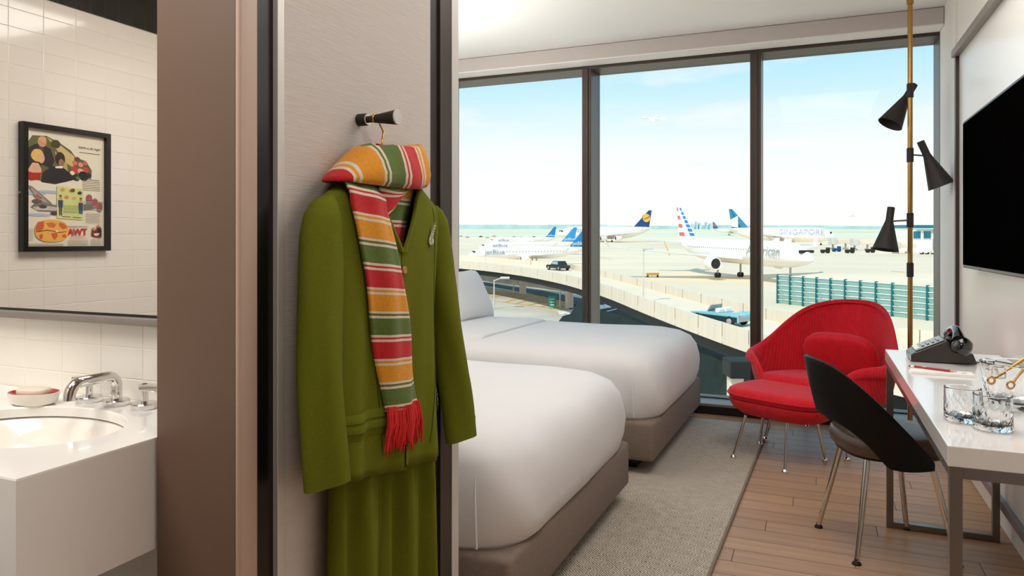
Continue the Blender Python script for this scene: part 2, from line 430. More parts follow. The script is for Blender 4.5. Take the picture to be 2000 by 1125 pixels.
# window wall
YF = 5.27; YG = 5.46
win = thing('window_1', 'floor to ceiling airport window with dark bronze mullions', 'window', (0, YF, 0), 0, None, 'structure')
def wpart(nm, g, m, **k): return obj(nm, mv(g, 0, -YF, 0), m, win, **k)
wpart('top_rail', rbox(XL, YF, 2.535, XW, YG+.06, 2.60, .003), m_frame)
wpart('bottom_rail', rbox(XL, YG-.03, .0, XW, YG+.06, .085, .003), m_frame)
wpart('sill', rbox(XL, YF-.03, .055, XW, YG-.03, .075, .003), m_greym)
wpart('kickboard', box(XL, YF-.03, 0, XW, YF-.01, .055), m_kick)
mull = ((-1.634, -1.562), (-.412, -.34))
for a, b in mull:
    o = wpart('mullion', rbox(a, YF, .076, b, YG+.06, 2.535, .003), m_frame)
    wpart('cover_strip', rbox(a+.028, YF-.012, .076, b-.022, YF-.0005, 2.535, .002), m_frame)
wpart('side_jamb', rbox(.735, YF, .076, XW, YG+.06, 2.535, .003), m_frame)
wpart('side_jamb', rbox(XL, YF, .076, XL+.05, YG+.06, 2.535, .003), m_frame)
for a, b in ((XL+.05, mull[0][0]), (mull[0][1], mull[1][0]), (mull[1][1], .735)):
    wpart('pane', box(a, YG, .085, b, YG+.012, 2.535), m_pane)
struct('wall_far', join([box(XL-.1, YF+.001, 2.6, XW+.1, YG+.1, ZC), box(XL-.1, YF, -.4, XW+.1, YG+.1, 0)]), m_white, 'narrow white wall above the window', 'wall')
tr = struct('trim_1', rbox(XL, 5.10, 2.562, .735, 5.25, ZC-.004, .002), m_valance, 'grey roller blind valance along the top of the window', 'trim')
obj('light_lip', rbox(XL, 5.096, 2.556, .735, 5.26, 2.564, .001), m_pil, tr)
struct('trim_2', join([box(.738, 4.74, 0, XW, YF, ZC)]), m_pil, 'white pilaster between window and side wall', 'trim')
pnl = struct('trim_3', rbox(.722, 2.1, .13, XW, 4.55, 2.26, .002), m_panelw, 'tall white wall panel in a grey metal frame behind the television', 'trim')
obj('frame_bar', rbox(.705, 4.51, .13, .742, 4.55, 2.262, .002), m_bronze, pnl)
obj('frame_bar', rbox(.690, 1.2, 2.225, .742, 4.55, 2.265, .002), m_greym, pnl)
obj('frame_bar', rbox(.705, 1.2, .125, .742, 4.55, .165, .002), m_greym, pnl)
struct('baseboard_right', rbox(.742, -2.0, .0, XW, 4.74, .115, .002), m_white, 'white baseboard under the framed panel', 'baseboard')

# ---------------------------------------------------------------- rug
rugp = [(-2.55, 1.62), (-.392, 1.62), (-.274, 5.06), (-2.43, 5.10)]
rg = thing('area_rug', 'grey beige woven rug with diamond pattern under the beds', 'rug', (-1.4, 3.3, 0))
obj('weave', mv(prism(rugp, .0005, .011), 1.4, -3.3, 0), m_rug, rg)
for k in (1, 2):
    a, b = rugp[k], rugp[(k+1) % 4]
    obj('binding', mv(tube([(a[0], a[1], .007), (b[0], b[1], .007)], .007, 8), 1.4, -3.3, 0), m_rugedge, rg, 60)

# ---------------------------------------------------------------- beds
def superpts(hx, hy, n_=48, ex=7):
    out = []
    for j in range(n_):
        a = 2*PI*j/n_
        c, s = math.cos(a), math.sin(a)
        out.append((hx*math.copysign(abs(c)**(2/ex), c), hy*math.copysign(abs(s)**(2/ex), s)))
    return out
def duvet(hx, hy, z0, z1, seed):
    rnd = random.Random(seed)
    prof = [(-.035, 0), (-.012, .0), (0, .02), (.012, .08), (.016, .16), (.014, .22), (.003, .285), (-.022, .333), (-.066, .366), (-.14, .386), (-.3, .39), (-.45, .392)]
    H = (z1-z0)/.392; rings = []
    nn = 120
    for k, (d, h) in enumerate(prof):
        ex = 9 if k < 5 else (8 if k < 8 else 6)
        base = superpts(hx+d, hy+d, nn, ex); r = []
        for j, (x, y) in enumerate(base):
            an = math.atan2(y, x)
            wob = .006*math.sin(13*an+k*.4)+.004*math.sin(29*an+1.3*k+seed) if 1 < k < 9 else 0
            rr = math.hypot(x, y)
            zz = z0+h*H
            if k > 7: zz += .006*math.sin(5*x+seed)*math.cos(6*y)
            r.append((x*(1+wob/rr), y*(1+wob/rr), zz))
        rings.append(r)
    return loft(rings)
def bed(label, cx, cy, rz, hy, fold):
    t = thing('hotel_bed', label, 'bed', (cx, cy, 0.011), rz, 'white beds')
    HX = 1.0
    obj('plinth', box(-HX+.1, -hy+.12, 0, HX-.12, hy-.12, .085), m_black, t)
    o = obj('base', rbox(-HX, -hy, .07, HX, hy, .275, .022, 3), m_base, t, 50)
    d = obj('duvet', duvet(HX+.005, hy+.005, .272, .632, cx*7), m_sheet, t, 70)
    # tucked corner seams at the foot
    for sy in (-1, 1):
        pts = [(HX-.10, sy*(hy+.014), .30), (HX-.10, sy*(hy+.022), .38), (HX-.102, sy*(hy+.022), .46), (HX-.105, sy*(hy+.012), .52)]
        obj('corner_seam', tube(pts, [.0035, .0045, .0045, .002], 6), m_sheet, t, 60)
    if fold:
        sec = []
        for k in range(41):
            yy = lerp(-hy-.027, hy+.027, k/40)
            e = (hy+.03-abs(yy))
            zz = .632+.006 if e > .25 else .272+.36*min(1, (max(e, 0)/.25))**.28 + .006
            sec.append((yy, zz))
        P = [[(-.085, y, z-.012) for y, z in sec], [(-.082, y, z+.002) for y, z in sec], [(-.088, y, z+.007) for y, z in sec], [(-.11, y, z+.010) for y, z in sec], [(-.2, y, z+.011) for y, z in sec], [(-.7, y, z+.011) for y, z in sec], [(-.95, y, z+.008) for y, z in sec]]
        g = loft(P, closed=False)
        obj('turned_down_sheet', g, m_sheet, t, 80)
    return t
bed('white made bed nearest the hanging green coat', -1.815, 2.665, math.radians(-1.0), .70, False)
bed('white made bed beside the window', -1.745, 4.44, math.radians(-1.4), .715, True)
def pillow(label, loc, rot, lx=.5, ly=.68, th=.18):
    n_ = 18; V = []
    def pt(u, v, s):
        x = u*lx/2*(1-.10*(1-abs(v)**2)*0); y = v*ly/2
        pinch = (1-abs(u)**4)*(1-abs(v)**4)
        k = 1-.07*(1-abs(v)**1.5)*abs(u)**3; k2 = 1-.07*(1-abs(u)**1.5)*abs(v)**3
        return (x*k, y*k2, s*th/2*pinch**.55)
    top = [[pt(lerp(-1, 1, i/n_), lerp(-1, 1, j/n_), 1) for j in range(n_+1)] for i in range(n_+1)]
    bot = [[pt(lerp(-1, 1, i/n_), lerp(-1, 1, j/n_), -1) for j in range(n_+1)] for i in range(n_+1)]
    g = join([loft(top, False), loft(bot, False)])
    o = obj('bed_pillow', g, m_sheet, None, 80)
    o.location = loc; o.rotation_euler = rot
    bm = bmesh.new(); bm.from_mesh(o.data); bmesh.ops.remove_doubles(bm, verts=bm.verts[:], dist=.0005); bmesh.ops.recalc_face_normals(bm, faces=bm.faces[:]); bm.to_mesh(o.data); bm.free()
    return tag(o, label, 'pillow')
pillow('upright white pillow at the head of the window bed', (-2.40, 4.76, .815), (0, math.radians(64), math.radians(-4)), .42, .66, .2)

# ---------------------------------------------------------------- desk
DX0, DX1, DY0, DY1, DZ = .283, .700, 1.908, 3.494, .76
dk = thing('writing_desk', 'white glossy writing desk with steel loop legs along the wall', 'desk', ((DX0+DX1)/2, (DY0+DY1)/2, 0))
def dpart(nm, g, m, **k): return obj(nm, mv(g, -(DX0+DX1)/2, -(DY0+DY1)/2, 0), m, dk, **k)
dpart('tabletop', rbox(DX0, DY0, .712, DX1, DY1, DZ, .0025, 2), m_desk)
T = .026
for y in (DY0+.002, DY1-T-.002):
    for x in (DX0+.004, DX1-T-.002):
        dpart('leg', rbox(x, y, 0 if False else .0, x+T, y+T, .711, .001), m_steel)
    dpart('floor_runner', rbox(DX0+.004+T, y, .0, DX1-T-.002, y+T, T, .001), m_steel)
    dpart('top_rail', rbox(DX0+.004+T, y, .686, DX1-T-.002, y+T, .7115, .001), m_steel)
for x in (DX0+.004, DX1-T-.002):
    dpart('side_rail', rbox(x, DY0+.002+T, .686, x+T, DY1-T-.002, .7115, .001), m_steel)

# ---------------------------------------------------------------- television
tv = thing('television', 'large flat black television on the white wall panel', 'television', (.66, 3.41, 1.45))
obj('casing', rbox(.0, -.62, -.35, .045, .62, .35, .004), m_tvf, tv)
obj('screen', box(-.002, -.608, -.335, .0, .608, .338), m_tvb, tv)
obj('wall_bracket', box(.045, -.2, -.15, .062, .2, .15), m_tvf, tv)
obj('indicator', xf(lathe([(.003, 0), (.003, .002)], 12), Matrix.Translation((-.003, .26, -.343)) @ Matrix.Rotation(PI/2, 4, 'Y')), m_alu, tv)

# ---------------------------------------------------------------- pole lamp
LX, LY = .52, 4.80
R_ = Vector((math.cos(YAW), math.sin(YAW), 0)); Fw = Vector((-math.sin(YAW), math.cos(YAW), 0))
lp = thing('pole_lamp', 'brass floor to ceiling pole lamp with three black cone shades', 'lamp', (LX, LY, 0))
tl = (Vector((LX, LY, 0))).dot(Fw); px = tl/F
def lz(v): return EYE+(HZ-v)*px
obj('pole', mv(lathe([(.0135, 0), (.0135, ZC)], 20), 0, 0, 0), m_brass, lp, 40)
obj('floor_foot', lathe([(.035, 0), (.035, .008), (.016, .02)], 20), m_brass, lp, 40)
obj('ceiling_socket', mv(lathe([(.019, 0), (.019, .12)], 20), 0, 0, lz(8)), m_brass, lp, 40)
for v in (177, 303, 430, 527):
    obj('collar', mv(lathe([(.0155, -.042), (.0185, -.04), (.0185, .04), (.0155, .042)], 20), 0, 0, lz(v)), m_blackmet, lp, 40)
for (nu, nv_), (wu, wv_), v, dep in (((1800, 160), (1752, 239), 177, -.05), ((1799, 276), (1834, 364), 302, -.03), ((1742, 405), (1727, 488), 430, -.02)):
    p0 = R_*((nu-1779)*px)+Vector((0, 0, lz(nv_))); p1 = R_*((wu-1779)*px)+Vector((0, 0, lz(wv_)))+Fw*dep*1.0
    p0 = p0+Fw*(.07 if v == 177 else .0); p1 = p1+Fw*(.12 if v == 177 else 0)
    d = (p1-p0); Ln = d.length
    q = d.to_track_quat('Z', 'Y').to_matrix().to_4x4()
    prof = [(.020, 0), (.0205, Ln*.02), (.0205, Ln*.30), (.024, Ln*.36), (.070, Ln*.985), (.0715, Ln), (.0695, Ln), (.022, Ln*.37), (.0185, Ln*.3), (.0185, 0)]
    sh = obj('shade', xf(loft([[(r*math.cos(2*PI*j/32), r*math.sin(2*PI*j/32), z) for j in range(32)] for r, z in prof], True, False, False), Matrix.Translation(p0) @ q), m_blackmet, lp, 35)
    pm = p0+d*.33
    obj('bulb', xf(lathe([(.006, Ln*.05), (.014, Ln*.08), (.017, Ln*.2), (.012, Ln*.33)], 16), Matrix.Translation(p0) @ q), m_card, sh, 60)
    a0 = Vector((0, 0, lz(v)))
    obj('arm', tube([a0, pm], .005, 8), m_steel, lp, 50)

# ---------------------------------------------------------------- red lounge chair + ottoman
def blob_leg(parent, top, foot, m=m_chrome, r0=.0105, r1=.0085, fr=.019, mf=None):
    top = Vector(top); foot = Vector(foot)
    lg = obj('leg', tube([top, lerp(top, foot, .5), foot+Vector((0, 0, .012))], [r0, (r0+r1)/2, r1], 12), m, parent, 50)
    obj('glide', mv(lathe([(fr, 0), (fr, .004), (fr*.75, .010), (r1*.9, .016), (r1*.9, .022)], 16), *foot), mf or m, lg, 40)
def pillow_geo(lx, ly, th, n_=20, ex=5, crown=.6, edge=.3):
    """rounded box cushion: outline superellipse lx x ly, thickness th"""
    rings = []
    prof = [(0.02, -1), (.5, -1), (.8, -.97), (.93, -.85), (.985, -.6), (1.0, -.2), (1.012, 0), (1.0, .2), (.985, .6), (.93, .85), (.8, .97), (.5, 1.04), (.02, 1.08)]
    for s, z in prof:
        r = []
        for x, y in superpts(lx/2*s, ly/2*s, 48, lerp(3, ex, s)):
            r.append((x, y, z*th/2))
        rings.append(r)
    return loft(rings)
WC = thing('lounge_chair', 'red ribbed womb shaped lounge chair on chrome legs by the window', 'armchair', (.05, 4.775, 0.0), math.radians(180-26))
# local: +y is forward (towards the ottoman), x to the side
rimz = [(0, .842), (.45, .83), (.8, .785), (1.1, .70), (1.35, .61), (1.6, .55), (1.9, .525), (2.2, .515), (2.38, .485), (2.52, .42), (2.7, .372), (PI, .36)]
rimr = [(0, (.0, .44)), (PI, (0, .4))]
NPHI = 64
def shell_ring(s):
    out = []
    for j in range(NPHI):
        phi = -PI+2*PI*j/NPHI; a = abs(phi)
        zr = interp(rimz, a)
        # plan radii: seat pan and rim
        bx, by = .33, .31
        flare = math.exp(-((a-1.85)/.62)**2)          # arms flare sideways
        back = math.exp(-(a/.85)**2)
        rx, ry = .352+.055*flare, (.37 if a < PI/2 else .37)
        ry += .05*back
        z0 = .30
        # profile from pan (s=0) to rim (s=1)
        if s <= .35:
            t = s/.35; kx = bx*t; ky = by*t; z = .285-.01+.02*t*t
            x, y = kx*math.sin(phi), -ky*math.cos(phi)
        else:
            t = (s-.35)/.65
            e = math.sin(t*PI/2)**.85
            x = lerp(bx, rx, e)*math.sin(phi); y = -lerp(by, ry, e)*math.cos(phi)
            z = lerp(.295, zr, t**1.25)
            y -= .06*back*t*t                          # back leans
        out.append((x, y, z))
    return out
def arm_roll(s):
    # outward rolled lip beyond the rim at the arms
    out = []
    for j, p in enumerate(shell_ring(1.0)):
        phi = -PI+2*PI*j/NPHI; a = abs(phi)
        fl_ = math.exp(-((a-1.95)/.5)**2)
        d = Vector((math.sin(phi), -math.cos(phi)*.3, 0))
        wd = .022+.05*fl_
        if s == 1: q = Vector(p)+d*wd*.5+Vector((0, 0, .006+.012*fl_))
        elif s == 2: q = Vector(p)+d*wd*.9+Vector((0, 0, -.004))
        else: q = Vector(p)+d*wd+Vector((0, 0, -.022-.035*fl_))
        out.append(tuple(q))
    return out
rings = [shell_ring(s) for s in (.03, .18, .3, .38, .46, .55, .65, .75, .85, .93, 1.0)]+[arm_roll(1), arm_roll(2), arm_roll(3)]
sh = obj('shell', loft(rings, True, True, False), m_redf, WC, 80)
s_ = sh.modifiers.new('solid', 'SOLIDIFY'); s_.thickness = .028; s_.offset = -1
subsurf(sh, 1)
c1 = obj('seat_cushion', xf(pillow_geo(.54, .56, .10), Matrix.Translation((0, .06, .37)) @ Matrix.Rotation(math.radians(5), 4, 'X')), m_redf, WC, 70)
obj('piping', xf(tube([(x, y, 0) for x, y in superpts(.275, .285, 48, 5)]+[(.275, 0, 0)], .0045, 6), Matrix.Translation((0, .06, .372)) @ Matrix.Rotation(math.radians(5), 4, 'X')), m_redf, c1, 60)
c2 = obj('back_cushion', xf(pillow_geo(.46, .33, .09, ex=3), Matrix.Translation((0, -.24, .495)) @ Matrix.Rotation(math.radians(64), 4, 'X')), m_redf, WC, 70)
for sx in (-1, 1):
    blob_leg(WC, (sx*.21, .17, .30), (sx*.25, .23, .011 if sx > 0 else 0))
    blob_leg(WC, (sx*.20, -.17, .32), (sx*.25, -.30, 0))
obj('under_frame', join([tube([(-.21, .17, .30), (.21, .17, .30)], .009, 8), tube([(-.20, -.17, .315), (.20, -.17, .315)], .009, 8)]), m_chrome, WC, 50)

OT = thing('footstool', 'red ribbed footstool on chrome legs in front of the lounge chair', 'footstool', (-.145, 4.335, 0.0), math.radians(-26))
bowl = []
for s, z in ((.05, .235), (.5, .238), (.78, .252), (.93, .282), (1.0, .318), (1.0, .33), (.95, .33)):
    bowl.append([(x, y, z) for x, y in superpts(.292*s, .228*s, 48, 3.4)])
obj('bowl', loft(bowl), m_redf, OT, 60)
cu = obj('cushion', mv(pillow_geo(.585, .46, .075, ex=3.6), 0, 0, .362), m_redf, OT, 70)
obj('piping', tube([(x, y, .362) for x, y in superpts(.296, .233, 48, 3.6)]+[(.296, 0, .362)], .005, 6), m_redf, cu, 60)
Ri = Matrix.Rotation(math.radians(26), 3, 'Z')
for fx, fy in ((-.418, 4.214), (-.142, 4.083), (.057, 4.389), (-.300, 4.555)):
    q = Ri @ Vector((fx+.145, fy-4.335, 0))
    blob_leg(OT, (q.x*.80, q.y*.72, .245), (q.x, q.y, (.011 if fx < -.29 else 0)), r0=.009, r1=.0075, fr=.017)

# ---------------------------------------------------------------- desk chair
CA = math.radians(20)
DC = thing('desk_chair', 'dark brown leather desk chair with open backed black shell', 'chair', (.262, 3.255, 0), CA)
# local +x forward
obj('seat', mv(pillow_geo(.41, .42, .085, ex=2.7), .015, 0, .435), m_leather, DC, 60)
obj('seat_pan', mv(loft([[(x, y, z) for x, y in superpts(.17*s, .17*s, 32, 2.7)] for s, z in ((.7, .375), (1, .385), (1.05, .40))]), 0, 0, 0), m_shell, DC, 50)
NB = 56; PM = math.radians(116)
def back_pt(phi, w_):
    a = abs(phi)
    ztop = interp([(0, .762), (.35, .758), (.65, .735), (.95, .675), (1.25, .59), (1.6, .49), (PM, .395)], a)
    zbot = interp([(0, .535), (.35, .527), (.65, .50), (.9, .455), (1.1, .395), (1.25, .37), (PM, .365)], a)
    z = lerp(zbot, ztop, w_)
    h = max(0, z-.40)
    r = .208+.008*math.sin(min(1, h/.4)*PI)
    x = -r*math.cos(phi)-.26*h*max(0, math.cos(phi))**.8
    y = (r+.004)*math.sin(phi)*(1-.10*max(0, (h-.2)/.2))
    return (x, y, z)
P = [[back_pt(lerp(-PM, PM, i/NB), k/14) for k in range(15)] for i in range(NB+1)]
b = obj('backrest', loft(P, False), m_shell, DC, 80)
s_ = b.modifiers.new('solid', 'SOLIDIFY'); s_.thickness = .016; s_.offset = 0
bv = b.modifiers.new('bev', 'BEVEL'); bv.width = .004; bv.segments = 2; bv.limit_method = 'ANGLE'
Ri = Matrix.Rotation(-CA, 3, 'Z')
for fx, fy in ((.018, 3.355), (.149, 3.026), (.3625, 3.476), (.5025, 3.156)):
    q = Ri @ Vector((fx-.262, fy-3.255, 0))
    blob_leg(DC, (q.x*.62, q.y*.62, .40), (q.x, q.y, 0), r0=.0125, r1=.010, fr=.017, mf=m_rubber)

# ---------------------------------------------------------------- things on the desk
PH = thing('telephone', 'black desk telephone with sloping keypad and curved handset', 'telephone', (.345, 3.17, DZ))
W = .15
prof = [(0, .004), (0, .026), (.012, .036), (.12, .088), (.126, .086), (.142, .05), (.150, .046), (.195, .046), (.208, .042), (.222, .004)]
body = loft([[(x, y, z) for x, z in prof] for y in (0, W)])
bo = obj('body', body, m_phoneb, PH)
bvm = bo.modifiers.new('bev', 'BEVEL'); bvm.width = .004; bvm.segments = 2
fw = math.atan2(.052, .108)
Mf = Matrix.Translation((.066, W/2, .0635)) @ Matrix.Rotation(-fw, 4, 'Y')
obj('face_plate', xf(rbox(-.052, -W/2+.008, 0, .056, W/2-.008, .004, .002), Mf), m_phone, PH)
kb = thing_k = None
for i in range(4):
    for j in range(3):
        obj('key', xf(rbox(-.024+i*.019, -.034+j*.026, .004, -.014+i*.019, -.020+j*.026, .008, .002), Mf), m_alu, PH)
obj('number_card', xf(rbox(-.050, -.055, .004, -.034, .055, .0055, .0005), Mf), m_card, PH)
obj('trim_band', box(-.0012, .0, .006, .0015, .003, .032), m_chrome, PH)
hy0, hy1 = -.022, W+.022
hs = obj('handset', tube([(.158+.004*math.sin(PI*t), lerp(hy0, hy1, t), .094+.030*math.sin(PI*t)**.7) for t in [i/14 for i in range(15)]], [.024, .021, .0185, .0175, .017, .017, .017, .017, .017, .017, .017, .0175, .0185, .021, .024], 18), m_phone, PH, 60)
for yy in (hy0, hy1):
    obj('handset_cup', xf(lathe([(.012, -.040), (.031, -.038), (.035, -.026), (.034, -.004), (.026, .014), (.010, .022)], 28), Matrix.Translation((.174, yy, .084)) @ Matrix.Rotation(math.radians(28), 4, 'Y')), m_phone, hs, 50)
cord = obj('cord', mv(tube([(.565, 3.24, DZ+.004), (.60, 3.22, DZ+.003), (.635, 3.27, DZ+.003), (.665, 3.23, DZ+.003), (.688, 3.2, DZ+.003)], .0025, 6), -.345, -3.17, -DZ), m_rubber, PH, 60)
pad = thing('note_pad', 'slim white note pad under the red pencil', 'notepad', (.413, 2.92, DZ), math.radians(-1))
for k in range(3):
    obj('paper_sheets' if k == 0 else 'sheet', rbox(-.098+.002*k, -.037+.001*k, .0005+.003*k, .098-.001*k, .036-.001*k, .0032+.003*k, .0005), m_card, pad)
obj('printed_mark', box(.06, -.004, .0092, .076, .001, .0096), m_redp, pad)
pc = thing('pencil', 'red pencil with white eraser end lying on the note pad', 'pencil', (.319, 2.978, DZ+.0135), math.atan2(-.068, .135))
Mx = Matrix.Rotation(PI/2, 4, 'Y')
obj('eraser', xf(lathe([(.003, 0), (.0038, .002), (.0038, .006)], 12), Mx), m_redp, pc, 40)
obj('ferrule', xf(lathe([(.0041, .006), (.0041, .018)], 12), Mx), m_card, pc, 40)
obj('shaft', xf(lathe([(.004, .018), (.004, .136)], 6), Mx), m_redp, pc)
obj('imprint', box(.045, -.0022, .0032, .058, .0022, .0042), m_card, pc)
obj('sharpened_tip', xf(lathe([(.004, .136), (.0012, .152)], 12), Mx), m_woodp, pc, 40)
obj('lead', xf(lathe([(.0012, .152), (.0003, .157)], 8), Mx), m_rubber, pc, 40)

def cut_glass(name, label, cat, loc, R, H, floor_=.012, wall=.0035, cuts=16, rz=0, taper=1.0, group=None):
    t = thing(name, label, cat, loc, rz, group)
    n_ = 132; rings = []
    nz = 22
    def tri(q): q = q % 1; return abs(2*q-1)
    for k in range(nz+1):
        z = H*k/nz; r = []
        for j in range(n_):
            a = j/n_
            band = 1 if .1 < z/H < .66 else 0
            c = max(tri(a*cuts+z/H*3.2), tri(a*cuts-z/H*3.2))
            rr = R*lerp(taper, 1, k/nz)-.0016*band*(1-min(1, 2.6*(1-c)))
            if k == 0: rr -= .002
            r.append((rr*math.cos(2*PI*a), rr*math.sin(2*PI*a), z))
        rings.append(r)
    inner = [(R-wall*.6, H+.0008), (R-wall, H-.002), (R*lerp(taper, 1, .5)-wall, H*.5), (R*taper-wall-.002, floor_+.006), (R*taper*.8, floor_), (.002, floor_)]
    for r_, z in inner: rings.append([(r_*math.cos(2*PI*j/n_), r_*math.sin(2*PI*j/n_), z) for j in range(n_)])
    obj('glass_body', loft(rings), m_glass, t, 25)
    return t
cut_glass('whisky_tumbler', 'cut glass tumbler farther from the desk end, left of its twin', 'glass', (.358, 2.19, DZ+.0006), .043, .086)
cut_glass('whisky_tumbler', 'cut glass tumbler nearest the desk end', 'glass', (.411, 2.12, DZ+.0006), .043, .086, rz=.2)
ib = cut_glass('ice_bucket', 'clear cut glass ice bucket holding gold tongs', 'ice bucket', (.525, 2.42, DZ+.0006), .088, .125, .018, .005, 18, 0, .78)
for yy in (-1, 1):
    obj('lug', mv(rbox(-.016, -.009, -.016, .016, .009, .016, .003), -.088*math.cos(.9)*1.0, yy*.088*math.sin(.9), .105), m_glass, ib)
tg = thing('ice_tongs', 'gold ice tongs leaning out of the glass ice bucket', 'tongs', (.525, 2.42, DZ+.02))
for k, (eu, ev, su, sv, dp) in enumerate(((1936, 743, 2008, 696, 2.22), (1974, 752, 2012, 706, 2.20))):
    def P3(u, v, dd): return Vector((0, 0, EYE))+ray(u, v)*dd-Vector((.525, 2.42, DZ+.02))
    a0, a1 = P3(eu, ev, 1.985), P3(su, sv, 2.00)
    d = (a1-a0)
    obj('tong_arm', tube([a0+d*.12, a0+d*.4, a0+d*.75, a0+d*1.5], [.0035, .003, .0045, .006], 8), m_gold, tg, 60)
    ring = [a0+(R_*math.cos(2*PI*j/16)+Vector((0, 0, 1))*math.sin(2*PI*j/16))*.0095 for j in range(17)]
    obj('claw_ring', tube(ring, .003, 8), m_gold, tg, 60)

# ---------------------------------------------------------------- bathroom: vanity, taps, dish, mirror, poster
VX1, VX0, VY0, VY1, VZ = -1.140, -2.6, .730, 1.198, .86
vn = thing('vanity', 'white floating bathroom vanity with oval undermount basin', 'vanity', (-1.45, .94, VZ))
SX, SY, SA, SB = -1.46, .955, .215, .150
nE = 64
def ell(a, b, z, cx=0, cy=0): return [(cx+a*math.cos(2*PI*j/nE), cy+b*math.sin(2*PI*j/nE), z) for j in range(nE)]
# top with oval hole: outer ring on the rectangle border
ox0, ox1, oy0, oy1 = VX0-SX, VX1-SX, VY0-SY, VY1-SY
outer = []
for j in range(nE):
    a = 2*PI*j/nE; c, s = math.cos(a), math.sin(a)
    k = min((ox1 if c > 0 else -ox0)/abs(c) if abs(c) > 1e-6 else 1e9, (oy1 if s > 0 else -oy0)/abs(s) if abs(s) > 1e-6 else 1e9)
    outer.append((k*c, k*s))
for cx_, cy_ in ((ox0, oy0), (ox0, oy1), (ox1, oy0), (ox1, oy1)):
    j = min(range(nE), key=lambda q: (outer[q][0]-cx_)**2+(outer[q][1]-cy_)**2); outer[j] = (cx_, cy_)
slab = loft([[(x, y, -.208) for x, y in outer], [(x, y, -.003) for x, y in outer], [(x*.998, y*.996, 0) for x, y in outer], ell(SA+.002, SB+.002, 0), ell(SA, SB, -.003), ell(SA, SB, -.022)], True, True, False)
so = obj('slab', mv(slab, SX+1.45, SY-.94, 0), m_quartz, vn)
bs = loft([ell(SA+.008, SB+.008, -.0225), ell(SA-.004, SB-.004, -.03), ell(SA-.02, SB-.018, -.07), ell(SA-.06, SB-.05, -.115), ell(.05, .04, -.14), ell(.02, .02, -.142)], True, False, True)
obj('basin', mv(bs, SX+1.45, SY-.94, 0), m_basin, vn, 70)
fa = thing('basin_faucet', 'polished chrome faucet with curved spout and two lever handles', 'faucet', (-1.45, 1.15, VZ))
plate = [(.027, 0), (.028, .002), (.028, .011), (.026, .013), (.012, .013)]
obj('spout_base', lathe(plate, 28), m_chrome, fa, 35)
pth = [(0, 0, .01), (0, 0, .04)]+[(0, -.022*(1-math.cos(a)), .045+.022*math.sin(a)) for a in [PI/2*k/6 for k in range(7)]]+[(0, -.08, .067)]+[(0, -.085-.026*math.sin(a), .041+.026*math.cos(a)) for a in [PI/2*k/6 for k in range(7)]]+[(0, -.112, .032)]
obj('spout', tube(pth, .0118, 18), m_chrome, fa, 50)
for sx in (-1, 1):
    h = obj('handle_base', mv(lathe(plate, 28), sx*.088, 0, 0), m_chrome, fa, 35)
    obj('handle_post', mv(lathe([(.0075, .012), (.0075, .052), (.006, .054)], 18), sx*.088, 0, 0), m_chrome, h, 35)
    obj('lever', rbox(sx*.088-.009 if sx > 0 else sx*.088-.05, -.009, .040, sx*.088+.05 if sx > 0 else sx*.088+.009, .009, .054, .002), m_chrome, h)
sd = thing('soap_dish', 'white oval soap dish with red inside on the vanity', 'soap dish', (-1.632, 1.085, VZ), math.radians(12))
def ov(a, b, z): return [(a*math.cos(2*PI*j/40), b*math.sin(2*PI*j/40), z) for j in range(40)]
obj('outer_bowl', loft([ov(.046, .030, .0005), ov(.054, .036, .006), ov(.059, .040, .022), ov(.060, .041, .027), ov(.058, .039, .0275)], True, True, False), m_basin, sd, 50)
obj('red_inside', loft([ov(.058, .039, .0275), ov(.052, .034, .022), ov(.03, .02, .014), ov(.002, .002, .012)], True, False, False), m_red_gl, sd, 50)
sp_ = obj('soap_bar', mv(xf(pillow_geo(.076, .05, .02, ex=2.3), Matrix.Identity(4)), 0, 0, 0), m_soap, None, 60)
sp_.location = (-1.632, 1.085, VZ+.027); sp_.rotation_euler = (0, 0, .25)
tag(sp_, 'cream oval soap bar lying in the red and white dish', 'soap')
mi = thing('wall_mirror', 'wide bathroom mirror with bronze metal frame above the vanity', 'mirror', (-1.75, BY1, 1.0))
obj('glass', box(-.75, -.022, .062, .60, -.018, 1.25), m_mirror, mi)
obj('black_gasket', box(-.76, -.024, .0565, .61, -.017, .0618), m_black, mi)
obj('bottom_frame', rbox(-.76, -.032, .037, .612, -.002, .056, .004, 3), m_greym, mi, 40)
obj('back_board', box(-.755, -.0165, .055, .605, -.001, 1.25), m_umber, mi)
for a, b in ((-.775, -.76),  (.612, .618)):
    obj('side_frame', rbox(a, -.032, .037, b, -.002, 1.26, .002), m_greym, mi)

# poster (hangs on the left bathroom wall, seen in the mirror)
PY0, PY1, PZ0, PZ1 = .138, .516, 1.23-.0435, 1.23+.465
po = thing('framed_poster', 'vintage airline travel poster in a thin black frame on bathroom tiles', 'poster', (XL, (PY0+PY1)/2, (PZ0+PZ1)/2))
pw, ph = PY1-PY0, PZ1-PZ0
fb = .020
M_p = Matrix.Rotation(PI/2, 4, 'Z') @ Matrix.Rotation(PI/2, 4, 'X')   # poster x -> +Y, poster y -> +Z, normal -> +X
def pp(nm, g, m, parent=po): return obj(nm, xf(g, M_p), m, parent)
pp('frame_bar', box(-pw/2, -ph/2, 0.001, -pw/2+fb, ph/2, .03), m_black)
pp('frame_bar', box(pw/2-fb, -ph/2, 0.001, pw/2, ph/2, .03), m_black)
pp('frame_bar', box(-pw/2+fb, -ph/2, 0.001, pw/2-fb, -ph/2+fb, .03), m_black)
pp('frame_bar', box(-pw/2+fb, ph/2-fb, 0.001, pw/2-fb, ph/2, .03), m_black)
sheet = pp('poster_sheet', box(-pw/2+fb, -ph/2+fb, 0.001, pw/2-fb, ph/2-fb, .012), m_carton)
